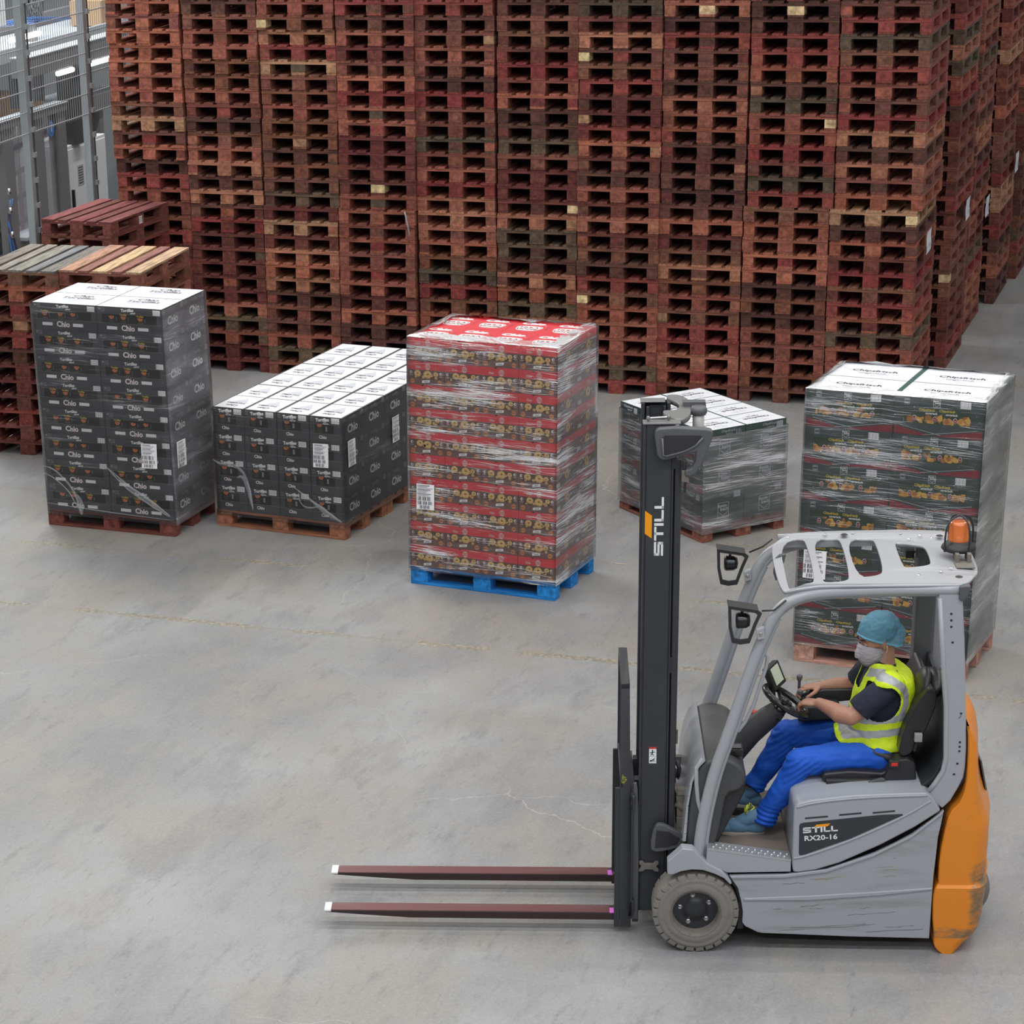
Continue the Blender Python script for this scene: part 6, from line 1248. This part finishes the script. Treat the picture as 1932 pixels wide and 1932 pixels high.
# conveyor with cartons
e = WR('conveyor', (0, 0, 0)); tag(e, 'grey conveyor bed carrying cardboard cartons behind the packing machine', 'conveyor')
b = MB(); b.box(-2.6, -1.2, 2.20, -1.9, 4.5, 2.26, BEL); b.box(-1.9, -1.2, 2.12, -1.86, 4.5, 2.30, MST); b.build('conveyor_bed', e, bevel=.003)
b = MB(); b.box(-2.6, -.8, 0, -2.5, -.7, 2.12, MST); b.box(-2.0, 3.6, 0, -1.9, 3.7, 2.12, MST); b.box(-2.0, -.8, 0, -1.9, -.7, 2.12, MST); b.build('conveyor_leg', e)
for i, (t, s, h) in enumerate(((-.15, .32, .18), (1.55, .34, .30), (2.0, .40, .12))):
    b = MB(); b.box(-2.35, t, 2.262, -2.02, t + s, 2.262 + h, CRD_); q = b.build('cardboard_carton', bevel=.004); q.location = W1; q.rotation_euler = (0, 0, YAW)
    tag(q, ('small brown carton on the conveyor near the first fence post', 'tall brown carton on the conveyor in the middle of the bed', 'flat brown carton on the conveyor behind the second fence post')[i], 'carton', 'cartons on the conveyor')
# upper level: bright table, blower, frames
e = WR('upper_conveyor', (0, 0, 0)); tag(e, 'long raised white-topped conveyor with side rails in the top corner', 'conveyor')
b = MB(); b.box(-2.6, .5, 3.02, -1.7, 6.5, 3.06, BEL); b.box(-1.7, .5, 2.98, -1.66, 6.5, 3.12, BEL); b.box(-2.7, -3, 3.0, -2.62, 8, 3.2, MST); b.build('conveyor_bed', e)
b = MB(); b.tube([(-1.9, 1.5, 3.15), (-1.9, 2.2, 3.15)], .03, TUB, 10); b.build('tube_lamp', e)
b = MB()
for k in range(4): b.tube([(-1.8 - .1 * k, -.2, 3.25 + .04 * k), (-1.9, 1.2 + .3 * k, 3.33), (-2.0, 3.2, 3.2)], .012, HOS, 6)
b.build('air_hoses', e)
b = MB()
for k in range(3): b.box(-2.55 + .3 * k, 3.2 + k * .5, 0, -2.45 + .3 * k, 3.3 + k * .5, 3.0, MST)
b.build('conveyor_leg', e)
e = WR('blower_fan', (0, 0, 0)); tag(e, 'round wire-caged blower fan on a stand in the upper machine area', 'fan')
b = MB(); b.lathe([(.03, .0), (.10, .03), (.20, .04), (.22, 0), (.20, -.08), (.1, -.1), (0, -.1)], (-2.0, 2.2, 3.48), BEL, axis='x', n=28); b.build('fan_housing', e)
b = MB()
for r_ in (.06, .12, .18, .215): b.tube([(-1.93, 2.2 + r_ * math.cos(t), 3.48 + r_ * math.sin(t)) for t in [k * .2618 for k in range(24)]], .006, MDK, 6, closed=True)
for k in range(8): b.tube([(-1.93, 2.2, 3.48), (-1.93, 2.2 + .215 * math.cos(k * .785), 3.48 + .215 * math.sin(k * .785))], .005, MDK, 6)
b.build('fan_guard', e); b = MB(); b.box(-2.05, 2.15, 3.0, -1.95, 2.25, 3.3, MST); b.build('fan_stand', e)
e = WR('control_box', (0, 0, 0)); tag(e, 'grey control box with yellow and red markers on the upper machine', 'control box')
b = MB(); b.box(-1.95, .55, 3.35, -1.75, 1.15, 3.95, CAB); q = b.build('box_housing', e, bevel=.008); b = MB(); b.box(-1.76, .75, 3.42, -1.735, .86, 3.62, YEL); b.box(-1.76, .72, 3.75, -1.735, .84, 3.83, MATS['stop_red'])
for k in range(4): b.box(-1.76, .9 + .055 * k, 3.78, -1.74, .935 + .055 * k, 3.84, MATS['stop_red'])
b.build('marker', q)
e = WR('stacked_goods', (0, 0, 0)); tag(e, 'stack of brown board and blue bundled goods beyond the upper conveyor', 'goods')
b = MB(); b.box(-2.2, 3.6, 3.07, -1.8, 4.3, 3.35, CRD_); b.box(-2.2, 3.7, 3.35, -1.8, 4.2, 3.6, CRD_); b.build('board_stack', e); b = MB()
for k in range(3): b.box(-1.95 + .08 * k, 4.4, 3.1, -1.9 + .08 * k, 4.6, 3.7, HOS)
b.build('blue_bundle', e)
b = MB(); b.box(-9, 9.0, 0, -.8, 9.2, 9, mat('hall_wall_panel', (.16, .17, .175, 1), .7)); q = b.build('wall_back'); q.location = W1; q.rotation_euler = (0, 0, YAW); tag(q, kind='structure')
e = WR('steel_frame', (0, 0, 0)); tag(e, 'tall dark steel machine frame deep in the hall beyond the fence', 'machine frame')
for x in (-5.0, -3.6): 
    b = MB(); b.box(x, 3, 0, x + .14, 3.14, 4.2, MST); b.build('upright', e)
for z in (1.2, 2.7, 3.6): b = MB(); b.box(-5.0, 3, z, -2.6, 3.1, z + .12, MST); b.build('crossbeam', e)
b = MB(); b.box(-4.8, 2.2, 0, -2.9, 3.0, 2.0, MDK); b.box(-4.8, 2.2, 2.0, -2.9, 3.0, 2.04, BEL); b.build('machine_body', e)
# sliver of wood on the floor
b = MB(); b.prism([(0, 0), (.10, .012), (.105, .004), (.02, -.008)], .001, .006, mat('wood_splinter', (.6, .5, .38, 1), .7), axis='z'); o = b.build('wood_splinter'); o.location = (2.66, 19.45, 0); o.rotation_euler = (0, 0, -.5); tag(o, 'thin pale wood splinter lying on the floor beside the blue pallet', 'splinter')
bpy.data.scenes.remove(_TMP)
